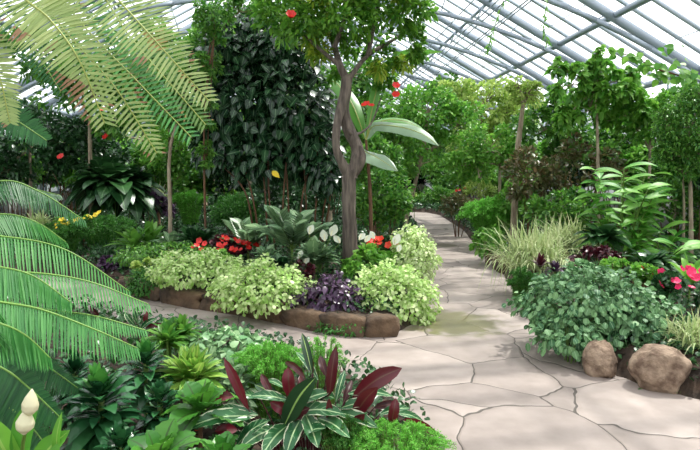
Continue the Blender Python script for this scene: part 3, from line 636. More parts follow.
mound('arrowhead_plant', 'pale mid green leafy plant between coleus and begonias', 'plant', 205, 262, 34, 12, 7.8, 'fresh', 'heart', .06, .6, .9, .3, stem='green_stem')
mound('creeping_fig', 'dark green ground creeper hanging over the bed edge at left', 'plant', 148, 284, 19, 15, 7.35, 'needle_d', 'small', .035, .6, 1.1, .2, stem='brown', cap=6000, sh=True)
mound('creeping_fig', 'dark green creeper under the tip coleus by the stones', 'plant', 350, 324, 34, 9, 5.78, 'needle_d', 'small', .03, .6, 1.1, .2, stem='brown', cap=6000, sh=True)
# begonias
def begonia(label, x, y, rx, ry, D, me, n, mat, s=1.0, fl=None):
    o = mound('begonia', label, 'flower', x, y, rx, ry, D, mat, 'round', .07, .85, .8, .25, stem='brown')
    for i in range(n):
        d = rdir(1, .1)[0]; d[1] = -abs(d[1]); put_flower(o, FM[me], at(x, y, D)+d*np.array(wr(rx, ry, D))*1.08, s*R_.uniform(.8, 1.3))
    return o
begonia('red flowering begonia with dark leaves between the lime coleus and the grey palms', 226, 250, 30, 13, 8.4, 'red', 26, 'maroonleaf', 1.3)
begonia('orange red flowering begonia right of the twisted trunk', 384, 246, 14, 8, 8.2, 'orange', 22, 'dark', 1.5)
begonia('distant red begonia where the path bends', 462, 192, 6, 4, 22, 'red', 8, 'mid', 2.2)
# peace lilies
def lily(label, x, y, D, Lp, n, fl, mat='grey', Wp=11):
    fl = [(a_, b_, c_*1.4) for a_, b_, c_ in fl]
    o = ros_plant('peace_lily', label, 'flower', x, y, D, n, Lp, Wp, mat, 'lance', (25, 85), .35, heads=3, spread=.14, group=None)
    for fx, fy, s in fl: spathe(o, at(fx, fy, D-.25), s, R_.choice([-1, 1]), R_.uniform(-.75, .75))
lily('peace lily with white hooded flowers left of the twisted trunk', 318, 262, 7.3, 36, 26, [(309, 234, .13), (325, 241, .15), (331, 236, .16), (340, 243, .12), (299, 258, .11), (304, 264, .1)])
lily('peace lily with slender white flowers right of the twisted trunk', 368, 262, 7.8, 28, 24, [(359, 240, .12), (365, 242, .12), (374, 239, .12)], 'fresh')
lily('peace lily with one tall white flower beside the orange red begonia', 394, 262, 7.9, 18, 14, [(394, 245, .17), (398, 252, .11)], 'fresh')
# cardboard palms
def zamia(label, x, y, D, n, Lp, mat='grey'):
    c = at(x, y, D); g0 = gz(c[0], c[1]); o = thing('cardboard_palm', label, 'palm', (c[0], c[1], g0), 'cardboard palms of the island bed'); b = Buf(); s = Buf()
    for i in range(n):
        a = i*2.4+R_.rand()*.5; e = math.radians(R_.uniform(35, 75)); L = Lp*D/F*R_.uniform(.8, 1.1)
        d = np.array([math.cos(e)*math.cos(a), math.cos(e)*math.sin(a), math.sin(e)]); st = np.array([c[0], c[1], g0]); st2 = np.array([c[0], c[1], max(g0, c[2])])
        P = spline([st2, st2+d*L*.5, st2+d*L*.95-UPV*L*.12], 12); tube(s, P, [.008, .004], 5, smooth=False); Tn = nrm(np.gradient(P, axis=0)); sd = nrm(np.cross(Tn, UPV))
        for sg in (-1, 1): leaves(b, 'ovate', P[2:], nrm(sd*sg+Tn*.9)[2:], UPV+np.array([0, -.5, 0]), L*.36, L*.17, .1)
    tube(s, [(c[0], c[1], g0-.04), (c[0], c[1], max(c[2], g0+.01))], .02, 6, smooth=False)
    b.build('foliage', M[mat], o); s.build('stem', M['green_stem'], o)
zamia('cardboard palm with grey green feather leaves left of the peace lily', 292, 250, 8.0, 13, 46)
zamia('smaller cardboard palm behind the red begonia', 248, 250, 8.4, 9, 36)
ros_plant('dracaena', 'deep green broad leafed plant left of the red begonia', 'plant', 193, 244, 8.8, 26, 34, 11, 'dark', 'lance', (5, 75), .35, heads=2, spread=.2)
ros_plant('dracaena', 'bright strap leafed plant beside the slim trunk', 'plant', 150, 246, 9.2, 22, 36, 9, 'mid', 'lance', (10, 80), .3, heads=2, spread=.2)
ros_plant('dracaena', 'greyish lance leafed plant right of the slim trunk', 'plant', 172, 248, 8.9, 16, 30, 8, 'grey', 'lance', (10, 70), .35)
blades('liriope', 'dark grassy clump above the near black purple plant', 112, 247, 9.6, 150, 26, .02, 'dark', spread=.2)
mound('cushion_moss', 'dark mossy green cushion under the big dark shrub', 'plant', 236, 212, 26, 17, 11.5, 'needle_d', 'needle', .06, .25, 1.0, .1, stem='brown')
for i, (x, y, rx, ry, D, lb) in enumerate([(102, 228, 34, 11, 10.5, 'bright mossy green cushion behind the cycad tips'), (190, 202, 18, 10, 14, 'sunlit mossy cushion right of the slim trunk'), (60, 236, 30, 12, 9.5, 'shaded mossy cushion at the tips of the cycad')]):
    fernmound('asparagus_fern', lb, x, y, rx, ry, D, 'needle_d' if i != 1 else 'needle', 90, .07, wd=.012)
o = mound('marigold', 'row of yellow flowers behind the cycad fronds', 'flower', 80, 222, 26, 7, 10.8, 'fresh', 'small', .06, .6, .7)
for x, y in [(64, 222), (67, 224), (76, 221), (78, 220), (86, 219), (89, 217), (96, 215), (99, 213), (62, 220), (57, 226)]: put_flower(o, FM['yellow'], at(x, y, 10.3), 1.9)

ros_plant('aglaonema', 'silver green broad leafed plant in front of the cardboard palm', 'plant', 268, 262, 7.6, 20, 26, 9, 'grey', 'lance', (0, 70), .35, heads=2, spread=.12)
ros_plant('aglaonema', 'dark glossy broad leafed plant between the begonia and the maroon plant', 'plant', 282, 268, 7.2, 20, 24, 9, 'dark', 'lance', (0, 70), .35, heads=2, spread=.12)
mound('creeping_fig', 'dark leafy groundcover between the slim trunk and the lime coleus', 'plant', 165, 254, 44, 10, 8.2, 'mid', 'ovate', .06, .5, .9, .2, sh=True)
# slim tree at left
tree('tree', 'slim brown trunked tree rising behind the bright strap leafed plant', 'tree', 170, 245, 9.8, [(170, 200), (169, 165), (172, 140), (178, 120)], [(170, 110, 34, 22, .3), (190, 75, 30, 26, .5), (150, 80, 24, 20, .6), (185, 125, 20, 14, .2)], 'mid', 'ovate', .09, .45, .45, .04, 'palebark')
# philodendron left
ph = ros_plant('philodendron', 'big glossy philodendron with broad drooping leaves on the left', 'plant', 105, 182, 12, 56, 50, 21, 'dark', 'biglance', (-10, 75), .5, heads=3, spread=.5)
ros_plant('philodendron', 'broad leafed philodendron by the far slim trunk with pale lit leaves', 'plant', 135, 192, 13, 24, 40, 15, 'mid', 'biglance', (0, 70), .5, heads=2, spread=.4)
hb = mound('hibiscus', 'dark hibiscus bush with two red blooms at upper left', 'shrub', 80, 150, 46, 34, 13, 'dark', 'ovate', .14, .6, .7)
for x, y in [(61, 157), (106, 137)]: put_flower(hb, FB, at(x, y, 11.6), 1.1)
put_flower(tall, FB, at(104, 110, 3.4), .35)
blades('spider_plant', 'pale striped grassy clump left of the yellow flowers', 38, 222, 10.5, 160, 30, .03, 'vgrass')
blades('spider_plant', 'pale striped grassy clump at the foot of the far left shrubs', 158, 196, 14, 120, 26, .03, 'vgrass')

# ------------------------------------------------------------------ left and back greenery
BK = [
 ('shrub', 'tall dark shrub against the left glass wall', 30, 205, 13, [(30, 150)], [(30, 140, 40, 34, 0), (5, 170, 30, 26, 0), (60, 120, 26, 20, .5)], 'dark', .15),
 ('tree', 'broad green tree behind the tall cycad fronds', 90, 200, 12, [(90, 130), (92, 90)], [(90, 85, 46, 36, 0), (50, 60, 34, 26, 0), (130, 60, 30, 26, 0), (115, 120, 30, 22, 0), (20, 40, 26, 14, 0)], 'mid', .15),
 ('tree', 'loose light green tree near the ridge left of the climber', 170, 200, 16, [(170, 120), (172, 80)], [(165, 90, 38, 36, 0), (190, 60, 30, 24, 0), (150, 40, 26, 18, 0), (210, 40, 30, 16, 0), (180, 150, 34, 22, 0), (215, 165, 20, 20, 0)], 'fresh', .15),
 ('tree', 'deep green tree between the dark shrub and the roof', 250, 210, 14, [(250, 120), (250, 60)], [(240, 40, 50, 26, 0), (290, 20, 50, 20, 0), (270, 70, 60, 34, 0), (200, 60, 30, 26, 0), (225, 140, 50, 30, 0)], 'mid', .15),
 ('shrub', 'leafy shrub closing the bed behind the mossy cushion', 180, 200, 19, [(180, 180)], [(180, 178, 30, 18, 0), (220, 182, 26, 16, 0), (150, 175, 24, 18, 0)], 'fresh', .15),
 ('shrub', 'pale green shrub beyond the far left path', 205, 196, 26, [(205, 185)], [(205, 182, 30, 12, 0), (240, 175, 26, 20, 0), (160, 180, 26, 14, 0), (120, 172, 30, 20, 0)], 'light', .18),
 ('tree', 'rounded green tree standing behind the twisted tree', 330, 200, 15, [(330, 130), (330, 90)], [(330, 110, 44, 40, 0), (370, 130, 34, 36, 0), (300, 150, 30, 30, 0), (350, 75, 30, 22, 0)], 'mid', .15),
 ('tree', 'bright green tree right of the twisted tree crown', 404, 200, 15.5, [(425, 140), (428, 110)], [(430, 112, 34, 28, 0), (405, 140, 28, 28, 0), (460, 125, 28, 26, 0), (420, 165, 28, 16, 0)], 'fresh', .15),
 ('tree', 'dense deep green tree beyond the bend of the path', 395, 198, 20, [(395, 160), (397, 140)], [(395, 120, 34, 30, 0), (430, 150, 34, 22, 0), (380, 165, 26, 18, 0), (450, 95, 26, 18, 0)], 'mid', .2),
 ('tree', 'light yellow green tree in front of the far roof trusses', 480, 195, 18, [(480, 150), (482, 110)], [(485, 105, 36, 24, 0), (460, 90, 26, 14, 0), (515, 115, 26, 26, 0), (480, 145, 36, 26, 0)], 'light', .16),
 ('tree', 'rounded green tree left of the pale leaning trunk', 500, 200, 14, [(500, 165)], [(490, 150, 30, 26, 0), (470, 165, 24, 18, 0), (515, 160, 24, 22, 0)], 'fresh', .13),
 ('tree', 'mid green tree filling the right bed behind the pale trunk', 560, 200, 13, [(560, 140)], [(545, 130, 34, 34, 0), (580, 140, 36, 30, 0), (620, 150, 36, 30, 0), (560, 100, 24, 14, 0)], 'mid', .14),
 ('tree', 'light green bush tree against the right glass wall', 650, 205, 10.8, [(650, 150)], [(650, 120, 34, 26, 0), (680, 110, 30, 26, 0), (625, 115, 26, 22, 0)], 'fresh', .12),
 ('shrub', 'shady leafy shrub under the ficus at the right edge', 675, 215, 10.5, [(675, 200)], [(660, 205, 34, 26, 0), (695, 215, 26, 26, 0)], 'mid', .1),
 ('tree', 'far tree closing the end of the glasshouse', 452, 190, 32, [(432, 160)], [(430, 135, 40, 26, 0), (380, 140, 40, 30, 0), (480, 135, 36, 24, 0), (330, 135, 40, 30, 0), (530, 140, 36, 26, 0)], 'mid', .28),
 ('tree', 'far tree at the left end of the glasshouse', 240, 190, 30, [(240, 160)], [(240, 140, 40, 30, 0), (190, 140, 36, 30, 0), (140, 140, 36, 30, 0), (290, 140, 30, 30, 0), (90, 130, 30, 30, -4)], 'fresh', .26),
]
for nm, lb, bx, by, D, tops, bl, mt, sz in BK:
    tree(nm, lb, nm, bx, by, D, tops, bl, mt, 'ovate', sz, .5, .5, .05*D/12, 'palebark', cap=5000)
tree('pollard_tree', 'pale leaning trunk topped by a small bright tuft beyond the croton', 'tree', 514, 200, 11.6, [(517, 160), (520, 130), (523, 106)], [(525, 95, 17, 15, 0), (518, 85, 10, 10, 0), (533, 88, 8, 8, 0)], 'light', 'small', .09, .4, .6, .075, 'palebark')
tree('tree', 'upright big leafed tree with layered branches against the white roof', 'tree', 600, 215, 10.5, [(598, 170), (597, 120), (595, 90)], [(572, 85, 18, 24, 0), (560, 68, 10, 10, 0), (600, 75, 20, 18, 0), (615, 95, 24, 22, 0), (590, 110, 34, 20, .3), (601, 55, 7, 8, 0), (628, 80, 10, 16, 0), (640, 110, 16, 16, 0), (565, 120, 16, 16, .3)], 'fresh', 'heart', .14, .75, .8, .035, 'palebark', .5)
# vine trained under the roof at right
v0 = at(700, 245, 9.5); vn = thing('vine', 'round leafed climber trained along the roof edge at upper right', 'vine', (v0[0], v0[1], gz(v0[0], v0[1])))
vp = [(v0[0], v0[1], gz(v0[0], v0[1])-.03), at(702, 170, 9.5), at(700, 100, 9.5), at(690, 80, 9.5), at(660, 70, 9.5), at(635, 58, 9.5), at(612, 50, 9.5)]
s = Buf(); tube(s, vp, [.02, .008], 6); s.build('stem', M['brown'], vn)
P = spline(vp[2:], 70)+R_.randn(70, 3)*.06; b = Buf(); leaves(b, 'heart', P, nrm(R_.randn(70, 3)*.4+np.array([0, -.3, -.6])), np.array([0, -1, .4]), .13, .11); P2 = spline(vp[2:5], 80)+R_.randn(80, 3)*.2; leaves(b, 'heart', P2, nrm(R_.randn(80, 3)*.5+np.array([0, -.3, -.5])), np.array([0, -1, .5]), .13, .11); b.build('foliage', M['fresh'], vn)
for i, (pp, D, lb) in enumerate([([(556, -60), (552, -20), (546, 10), (544, 28), (549, 46)], 10, 'thin leafy strand dangling from the roof right of the pipes'), ([(500, -50), (505, -10), (496, 22), (490, 40), (488, 52)], 11, 'thin leafy strand dangling among the roof pipes')]):
    q = [at(x, y, D) for x, y in pp]; vv = thing('vine', lb, 'vine', q[0]); s = Buf(); tube(s, q, [.008, .004], 5); s.build('stem', M['green_stem'], vv)
    P = spline(q, 60); b = Buf(); leaves(b, 'lance', P, nrm(rdir(60)+np.array([0, 0, -.5])), nrm(rdir(60)+UPV), .13, .03, .2); b.build('foliage', M['fresh'], vv)
# weeping ficus at right edge
tree('ficus', 'fine leafed weeping ficus with slim grey trunks at the right edge', 'tree', 692, 250, 8.2, [(691, 215), (690, 180), (686, 150)], [(690, 130, 32, 34, 0), (672, 155, 18, 24, 0), (705, 160, 26, 24, 0), (668, 125, 14, 20, 0), (700, 100, 22, 16, 0), (684, 172, 24, 14, 0)], 'mid', 'small', .05, .45, .65, .035, 'palebark', .4, cap=9000)
tree('ficus', 'second slim grey trunk just left of the right edge ficus', 'tree', 683, 250, 8.5, [(684, 215), (683, 180), (680, 150)], [(684, 140, 16, 16, 0)], 'mid', 'small', .05, .45, .5, .02, 'palebark', .4)
for i in range(46):
    px = -30+i*17+R_.uniform(-6, 6); D = R_.uniform(15, 27) if not 385 < px < 450 else R_.uniform(29, 34)
    hx = lambda D: at(px, 177, D)[0]*ca+D*sa
    while abs(hx(D)) > 7.6: D -= .4
    cx, cy = at(px, 177, D)[:2]
    if bedh(np.array([[cx, cy]]))[1][0] < .8: continue
    mound('shrub', 'leafy shrub in the dense thicket closing off the far beds', 'shrub', px, R_.uniform(160, 178), 26, R_.uniform(24, 34), D, R_.choice(['mid', 'dark', 'fresh', 'mid', 'darkbig']), 'ovate', .012*D, .5, .8, group='shrubs of the far thicket', cap=3000)
# red leaf croton
mound('copperleaf', 'bronze and red leafed shrub between the far trees and the ginger', 'shrub', 532, 178, 34, 28, 10.8, 'bronze', 'ovate', .12, .5, .6, .15, upbias=1.6)
mound('copperleaf', 'layered green and bronze shrub behind the ginger', 'shrub', 580, 172, 40, 30, 11.0, 'bronze', 'ovate', .13, .5, .45, .2)
mound('shrub', 'mid green leafy shrub between the striped grass and the copper shrubs', 'shrub', 562, 210, 36, 22, 9.6, 'mid', 'ovate', .09, .5, .8)
mound('shrub', 'bright leafy shrub behind the feathery fern mound', 'shrub', 520, 200, 24, 22, 12, 'fresh', 'ovate', .1, .5, .8)
ros_plant('philodendron', 'dark philodendron with big round leaves at the far end of the path', 'plant', 400, 182, 20, 26, 24, 18, 'darkbig', 'heart', (-10, 70), .4, heads=4, spread=.7)
mound('shrub', 'leafy shrub filling the corner past the bend of the path', 'shrub', 425, 178, 34, 22, 29, 'mid', 'ovate', .2, .5, .8)
mound('shrub', 'bright leafy shrub leaning over the right side of the bend', 'shrub', 470, 172, 30, 20, 19, 'fresh', 'ovate', .15, .5, .8)
mound('shrub', 'yellowish fine leafed shrub where the path bends', 'shrub', 480, 190, 16, 10, 17, 'light', 'small', .08, .5, .8)
mound('shrub', 'olive shrub beside the path before the bend', 'shrub', 458, 206, 19, 12, 15, 'bronze', 'small', .07, .5, .8)
mound('shrub', 'low green hedge plant at the far bend of the path', 'shrub', 436, 198, 26, 12, 27, 'mid', 'ovate', .12, .5, .8)
mound('shrub', 'low grey green shrub at the far left of the bend', 'shrub', 408, 201, 16, 10, 27.5, 'light', 'ovate', .12, .5, .8)
# ginger
def ginger(label, x, y, D, n, Hpx):
    c = at(x, y, D); g0 = gz(c[0], c[1]); o = thing('ginger', label, 'plant', (c[0], c[1], g0)); b = Buf()
    for i in range(n):
        a = i*2.4; h = Hpx*D/F*R_.uniform(.65, 1.05); ln = R_.uniform(.1, .45); st = np.array([c[0]+math.cos(a)*.12, c[1]+math.sin(a)*.12, g0-.03])
        P = spline([st, st+np.array([math.cos(a)*ln*.4, math.sin(a)*ln*.4, h*.6]), st+np.array([math.cos(a)*ln, math.sin(a)*ln, h])], 13)
        s = Buf(); tube(s, P, [.016, .007], 6, smooth=False); s.build('stem', M['green_stem'], o)
        k = np.arange(3, 13); sg = np.where(k % 2 == 0, 1, -1)[:, None]; sd = np.array([math.cos(a+1.57), math.sin(a+1.57), 0])
        leaves(b, 'biglance', P[k], nrm(sd*sg+np.array([0, 0, .45])+R_.randn(10, 3)*.15), nrm(UPV+np.array([0, -.4, 0])), np.linspace(.66, .5, 10)*R_.uniform(.85, 1.1, 10), .125, .35)
    b.build('foliage', M['ginger'], o)
ginger('tall ginger clump with long bright leaves in the right bed', 622, 240, 8.0, 12, 100)
ginger('lower leafy ginger clump in front of the ficus trunks', 655, 250, 7.6, 5, 50)
ros_plant('philodendron', 'broad dark green leaves at the foot of the tall ginger', 'plant', 605, 238, 7.4, 18, 30, 14, 'dark', 'biglance', (0, 60), .4, heads=2, spread=.3)
ros_plant('philodendron', 'dark spreading leaves below the ficus trunks', 'plant', 655, 262, 6.6, 18, 30, 10, 'dark', 'biglance', (0, 60), .4, heads=3, spread=.35)
ros_plant('crinum', 'long bright strap leaves rising at the right edge', 'plant', 690, 285, 5.8, 14, 56, 9, 'fresh', 'strap', (25, 80), .4)
# right bed along the path
fernmound('asparagus_fern', 'feathery bright green fern mound beside the path in the middle of the right bed', 492, 218, 32, 18, 12.5, 'needle', 160, .1, wd=.016)
mound('shrub', 'leafy green edging plant below the feathery mound', 'shrub', 488, 243, 15, 15, 10.2, 'fresh', 'heart', .08, .7, .9, sh=True)
blades('spider_plant', 'large cream striped grass clump hanging over the path in the right bed', 534, 258, 7.5, 700, 84, .017, 'vgrass', el=(35, 88), droop=1.05, spread=.16)
blades('spider_plant', 'smaller cream striped grass behind the large clump', 566, 240, 8.6, 300, 58, .018, 'vgrass', el=(20, 88), droop=.8, spread=.14)
fernmound('asparagus_fern', 'short bright fern fringe at the path edge below the striped grass', 522, 285, 14, 16, 6.8, 'needle_d', 70, .05)
mound('cordyline', 'dark maroon leafed plants right of the striped grass', 'plant', 592, 256, 34, 11, 7.0, 'maroonleaf', 'ovate', .08, .5, .8, .3)
ros_plant('bromeliad', 'small grey purple bromeliad in front of the striped grass', 'plant', 555, 272, 6.4, 22, 22, 4, 'purple', 'strap', (10, 75), .5)
ros_plant('bromeliad', 'upright dark bromeliad left of the grey purple one', 'plant', 540, 268, 6.5, 16, 20, 4, 'maroonleaf', 'strap', (30, 85), .3)
mound('peperomia', 'wide mound of round silvery green leaves spilling to the path', 'plant', 585, 305, 62, 38, 5.1, 'peper', 'round', .055, .9, .95, .25, stem='green_stem', cap=9001, sh=True)
mound('peperomia', 'round leafed green mound just above the big boulder', 'plant', 640, 328, 44, 33, 4.85, 'peper', 'round', .056, .9, .9, .25, stem='green_stem', cap=9001, sh=True)
mound('peperomia', 'low round leafed clump at the path edge before the boulders', 'plant', 570, 336, 34, 19, 4.75, 'peper', 'round', .06, .85, .9, .25, stem='green_stem', sh=True)
mound('peperomia', 'dim round leafed clump beside the boulder at the right edge', 'plant', 704, 366, 20, 26, 4.4, 'peper', 'round', .06, .85, .9, .25, stem='green_stem', sh=True)
mound('creeping_fig', 'fresh green sprigs topping the round leafed mound', 'plant', 618, 272, 42, 11, 5.9, 'fresh', 'small', .05, .6, .7, .2)
begonia('bright pink flowering impatiens by the right edge', 682, 288, 30, 18, 5.1, 'pink', 20, 'dark', 1.2)
begonia('small rosy flowered impatiens above the round leafed mound', 648, 274, 12, 7, 5.9, 'red', 5, 'mid', .9)
blades('spider_plant', 'cream striped grass clump above the boulder at the right edge', 698, 328, 4.4, 300, 56, .012, 'vgrass', el=(20, 88), droop=.8, spread=.08)
fernmound('asparagus_fern', 'little bright sprigs at the foot of the big boulder', 668, 388, 30, 6, 4.15, 'needle_d', 40, .025)

# ------------------------------------------------------------------ rocks and edging
p = gp(667, 392); rock('boulder', 'big rounded tan boulder at the edge of the right bed', (p[0], p[1]+.12, .13), (.2, .18, .185), 'rock', seed=2)
p = gp(604, 377); rock('boulder', 'smaller tan boulder half hidden in the round leafed mound', (p[0], p[1]+.08, .1), (.13, .12, .17), 'rock', seed=5)
ED = [((118, 291), 'leftmost'), ((163, 303), ''), ((203, 310), ''), ((243, 316), ''), ((285, 325), ''), ((325, 333), ''), ((365, 338), ''), ((398, 337), '')]
names = ['tan edging stone below the near black purple plant', 'long edging stone left of the lime coleus overhang', 'edging stone under the left lime coleus', 'edging stone in the gap between the two lime coleus',
         'edging stone in the shade of the bushy lime coleus', 'edging stone below the purple plant', 'edging stone left of the island tip']
for i in range(7):
    a = gp(*ED[i][0]); b_ = gp(*ED[i+1][0]); m_ = (a+b_)/2; d = b_-a; L = np.linalg.norm(d)
    o = rock('edging_stone', names[i], (0, 0, 0), (L*.52, .12, .115), 'edgerock', 'edging stones of the island bed', seed=10+i, flat=1, cat='stone')
    o.location = (m_[0], m_[1]+.12, .08); o.rotation_euler = (0, 0, math.atan2(d[1], d[0]))
for i, (x, y, lb) in enumerate([(486, 256, 'brown edging stone beneath the green edging plant'), (502, 272, 'brown edging stone under the striped grass')]):
    p = gp(x, y); rock('edging_stone', lb, (p[0]+.12, p[1]+.1, .08), (.2, .3, .16), 'edgerock', 'edging stones of the right bed', seed=30+i, flat=1, cat='stone')

# ------------------------------------------------------------------ foreground bed
def dracaena(label, x, y, D, n, Lp, Wp, h, mat, top=None):
    c = at(x, y, D); g0 = gz(c[0], c[1]); o = thing('dracaena', label, 'plant', (c[0], c[1], g0), 'compact dracaenas of the foreground bed'); b = Buf()
    rosette(b, c-np.array([0, 0, h]), n, Lp*D/F, Wp*1.05*D/F, 'lance', (-30, 60), .4, h=h); b.build('foliage', M[mat], o)
    t_ = Buf(); rosette(t_, c, 14, Lp*.62*D/F, Wp*.85*D/F, 'lance', (45, 85), .1, h=.02); q = t_.build('foliage', M[top or mat], o)
    s = Buf(); tube(s, [(c[0], c[1], g0-.05), (c[0], c[1], c[2])], .014, 6, smooth=False); s.build('stem', M['green_stem'], o)
dracaena('dark glossy dracaena rosette below the cycad fronds', 101, 396, 2.5, 80, 50, 15, .2, 'drac', 'dracf')
dracaena('dracaena with fresh green top just right of the cycad frond tips', 146, 362, 2.9, 50, 36, 11, .14, 'drac', 'dracf')
dracaena('dim dracaena with small dark leaves right of the large rosette', 160, 400, 2.65, 70, 32, 11, .2, 'drac')
dracaena('dim dracaena behind the large rosette near the fronds', 75, 372, 3.0, 50, 32, 10, .15, 'drac')
dracaena('low dark dracaena at the bottom edge', 120, 448, 2.3, 50, 40, 12, .15, 'drac')
ros_plant('croton', 'yellow green strap leafed croton with orange stalks', 'plant', 186, 378, 2.95, 44, 46, 11, 'croton', 'strap', (-5, 85), .3, heads=2, spread=.06, stem='orange')
ros_plant('croton', 'small grassy leafed plant behind the croton', 'plant', 165, 345, 3.4, 26, 30, 8, 'mid', 'strap', (5, 85), .3, heads=5, spread=.14)
ros_plant('nest_fern', 'glossy wavy leafed fern right of the dim dracaena', 'fern', 200, 412, 2.55, 15, 52, 28, 'nest', 'wavy', (0, 75), .3, stem='brown')
ros_plant('nest_fern', 'wavy leafed fern at the bottom edge below the dracaenas', 'fern', 158, 462, 2.2, 14, 56, 28, 'nest', 'wavy', (5, 72), .3, stem='brown')
ros_plant('nest_fern', 'upright wavy leafed fern at the bottom edge left of the striped leaves', 'fern', 222, 468, 2.2, 14, 52, 24, 'nest', 'wavy', (20, 80), .25, stem='brown')
mound('coleus', 'silvery green leafy mound at the near side of the branch path', 'plant', 226, 350, 40, 19, 3.45, 'coleus_s', 'heart', .06, .75, .95, .2, stem='green_stem', sh=True)
mound('coleus', 'small leafy clump at the bed edge beside the silvery mound', 'plant', 180, 340, 22, 10, 3.7, 'mid', 'small', .04, .6, .9, .2, stem='green_stem')
mound('coleus', 'broad silvery leaves between the croton and the feathery fern', 'plant', 232, 385, 26, 18, 3.0, 'grey', 'lance', .09, .4, .5, .3, stem='green_stem')
fernmound('asparagus_fern', 'feathery bright green fern behind the striped leaved plant', 270, 366, 40, 20, 3.1, 'needle', 170, .028)
fernmound('asparagus_fern', 'airy fern sprays rising beside the upright maroon leaf', 322, 362, 26, 24, 3.0, 'needle', 50, .022)
fernmound('asparagus_fern', 'feathery bright green fern at the bottom edge beside the path', 398, 447, 52, 20, 2.4, 'needle', 190, .024)
fernmound('asparagus_fern', 'feathery fern at the corner of the bed under the maroon leaves', 345, 440, 34, 20, 2.45, 'needle_d', 80, .024)

# stromanthe: every big leaf placed by hand, random ones fill in below
sc_ = at(310, 425, 2.55); sg0 = gz(sc_[0], sc_[1]); st_ = thing('stromanthe', 'striped green and cream leaved plant with maroon undersides by the path', 'plant', (sc_[0], sc_[1], sg0))
def hand_leaf(parent, tip, base, wpx, mat, D=2.55, dD=0, face=(0, -.9, .45), bow=.1):
    a = at(*base, D); t = at(*tip, D+dD); m_ = (a+t)/2+np.array([0, -.02, bow*np.linalg.norm(t-a)])
    P = spline([a, m_, t], 14); Tn = nrm(np.gradient(P, axis=0)); Nn = nrm(np.array(face, float)[None]-Tn*(Tn@np.array(face, float))[:, None]); S = np.cross(Tn, Nn); u = np.linspace(0, 1, 14)
    wv = wpx*D/F*np.interp(u, [0, .1, .3, .6, .85, 1], [.12, .55, .95, 1, .6, .02])
    V = np.stack([P+S*(wv*j*.5)[:, None]+Nn*(wv*.2*j*j)[:, None] for j in (-1, -.5, 0, .5, 1)], 1).reshape(-1, 3); UV = np.stack([np.stack([u, np.full(14, j)], 1) for j in (-1, -.5, 0, .5, 1)], 1).reshape(-1, 2)
    b = Buf(); b.add(V, [(i*5+j, i*5+j+1, i*5+j+6, i*5+j+5) for i in range(13) for j in range(4)], UV, np.full(len(V), R_.rand()))
    o = b.build('leaf', M[mat], parent)
    s = Buf(); w_ = np.array(parent['_w']); base_ = w_+(a-w_)*np.array([.35, .35, 0]); tube(s, [base_, (base_+a)/2+np.array([0, 0, .03]), a], [.004, .003], 5); s.build('stalk', M['maroonleaf'], o)
    return o
for tip, base, wd, mt, dD in [((224, 358), (248, 409), 10, 'strom_m', 0), ((261, 374), (272, 394), 8, 'strom_m', .1), ((288, 367), (290, 397), 13, 'strom_m', 0), ((316, 377), (283, 428), 20, 'strom_d', -.1), ((183, 429), (256, 416), 16, 'strom', -.1),
    ((209, 409), (258, 415), 9, 'strom', .05), ((250, 396), (288, 400), 11, 'strom', -.05), ((302, 333), (312, 374), 9, 'strom_d', .1), ((306, 345), (313, 374), 7, 'strom_m', .12), ((336, 346), (329, 399), 11, 'strom_m', 0), ((329, 398), (330, 426), 7, 'strom_m', -.1),
    ((320, 356), (326, 376), 8, 'strom_m', .1), ((402, 368), (353, 398), 18, 'strom_m', 0), ((378, 387), (353, 418), 15, 'strom_m', -.1), ((396, 398), (391, 425), 11, 'strom_m', 0), ((440, 437), (404, 419), 9, 'strom_m', -.1), ((393, 396), (348, 394), 10, 'strom', .1),
    ((424, 422), (396, 413), 8, 'strom', .1), ((352, 380), (344, 402), 7, 'strom_m', .1), ((296, 352), (318, 380), 8, 'strom', .2), ((285, 362), (305, 378), 7, 'strom_m', .2), ((262, 382), (285, 388), 7, 'strom', .2),
    ((344, 414), (296, 412), 16, 'strom', -.1), ((240, 448), (276, 428), 15, 'strom', -.15), ((262, 455), (288, 425), 17, 'strom', -.2), ((286, 455), (300, 420), 16, 'strom', -.2), ((318, 448), (306, 415), 17, 'strom', -.2), ((350, 438), (318, 418), 15, 'strom', -.2),
    ((378, 428), (336, 412), 13, 'strom', -.1), ((330, 392), (300, 402), 12, 'strom', 0), ((372, 402), (340, 408), 11, 'strom', 0), ((270, 420), (236, 446), 13, 'strom', -.1), ((345, 370), (336, 402), 8, 'strom', .1), ((365, 414), (350, 430), 10, 'strom_m', -.1),
    ((300, 375), (305, 402), 9, 'strom_m', .1), ((410, 408), (380, 414), 9, 'strom', .1), ((326, 428), (300, 440), 14, 'strom', -.2), ((270, 402), (292, 414), 12, 'strom_m', 0), ((310, 408), (286, 420), 12, 'strom_m', -.05)]:
    up = mt != 'strom'
    hand_leaf(st_, tip, base, wd, mt, 2.55, dD, face=(0, -.95, .3) if up else (.1, -.65, .75))
for i in range(26):
    a = i*2.4; q = (310+math.cos(a)*R_.uniform(20, 85), 418+R_.uniform(-22, 24)); t_ = (q[0]+math.cos(a)*26, q[1]-R_.uniform(-4, 22))
    hand_leaf(st_, t_, q, R_.uniform(8, 12), ['strom_m', 'strom', 'strom_d'][i % 3], 2.62, R_.uniform(-.12, .12), face=(0, -.8, .6))
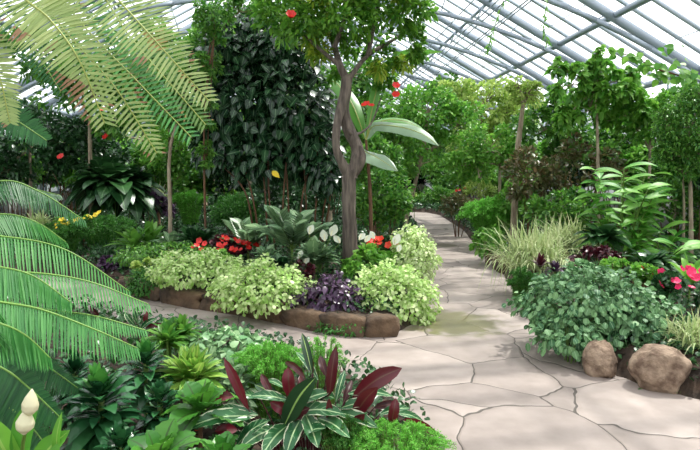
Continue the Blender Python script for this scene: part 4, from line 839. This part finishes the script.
# small one behind the branch of fronds
s2c = at(150, 335, 3.9); s2 = thing('stromanthe', 'small maroon and cream leaved plant at the tips of the cycad fronds', 'plant', (s2c[0], s2c[1], gz(s2c[0], s2c[1])))
for tip, base, wd, mt in [((148, 311), (146, 326), 5, 'strom_m'), ((134, 308), (138, 324), 5, 'strom'), ((172, 328), (150, 326), 5, 'strom_m'), ((163, 324), (146, 328), 4, 'strom_m'), ((90, 306), (100, 318), 5, 'strom_m'), ((125, 312), (135, 326), 6, 'strom'), ((97, 314), (112, 325), 6, 'strom'), ((157, 318), (140, 330), 6, 'strom')]:
    hand_leaf(s2, tip, base, wd, mt, 3.9)
# peace lily bottom left
pl = at(18, 470, 1.9); plz = gz(pl[0], pl[1]); lo = thing('peace_lily', 'peace lily with two plump white buds at the bottom left corner', 'flower', (pl[0], pl[1], plz))
for tip, base, wd in [((-10, 420), (20, 475), 34), ((38, 395), (20, 475), 24), ((70, 430), (30, 480), 22), ((-40, 440), (0, 480), 34), ((85, 450), (50, 490), 20), ((10, 440), (5, 490), 30), ((62, 412), (58, 470), 9), ((100, 470), (60, 500), 24)]:
    hand_leaf(lo, tip, base, wd, 'ginger', 1.9)
for x, y, s_ in [(31, 402, 1), (26, 420, 1.1)]:
    b = Buf(); a = at(x-2, y+14, 1.75); t = at(x+1, y-13, 1.75); tube(b, [a, a*.7+t*.3, a*.4+t*.6, t], [.006, .024*s_, .026*s_, .018, .002], 10); b.build('flower', M['cream'], lo)
    s = Buf(); tube(s, [(pl[0], pl[1], plz), at(22, 460, 1.8), a], [.006, .005], 5); s.build('stem', M['green_stem'], lo)

# ------------------------------------------------------------------ low growth that fills the beds between the plants
N_ = 170000; P = np.stack([R_.uniform(-8.5, 8.5, N_), 2+35*R_.rand(N_)**1.6], 1); W_ = np.stack([P[:, 0]*ca-P[:, 1]*sa, P[:, 0]*sa+P[:, 1]*ca], 1)
h, d = bedh(W_); ok = d > .12; W_ = W_[ok]; h = h[ok]; n = len(W_)
O = np.c_[W_, h+R_.uniform(0, .16, n)]; b = Buf(); sz = .04+.004*W_[:, 1]
leaves(b, 'small', O, nrm(rdir(n)+UPV*.5), nrm(UPV+R_.randn(n, 3)*.4), sz, sz*.65, .2)
o = b.build('undergrowth', M['dark']); o['kind'] = 'stuff'; o['label'] = 'low dark green leafy growth covering the soil of the beds'; o['category'] = 'ground cover'
for o in list(bpy.data.objects):
    if '_w' in o.keys(): del o['_w']
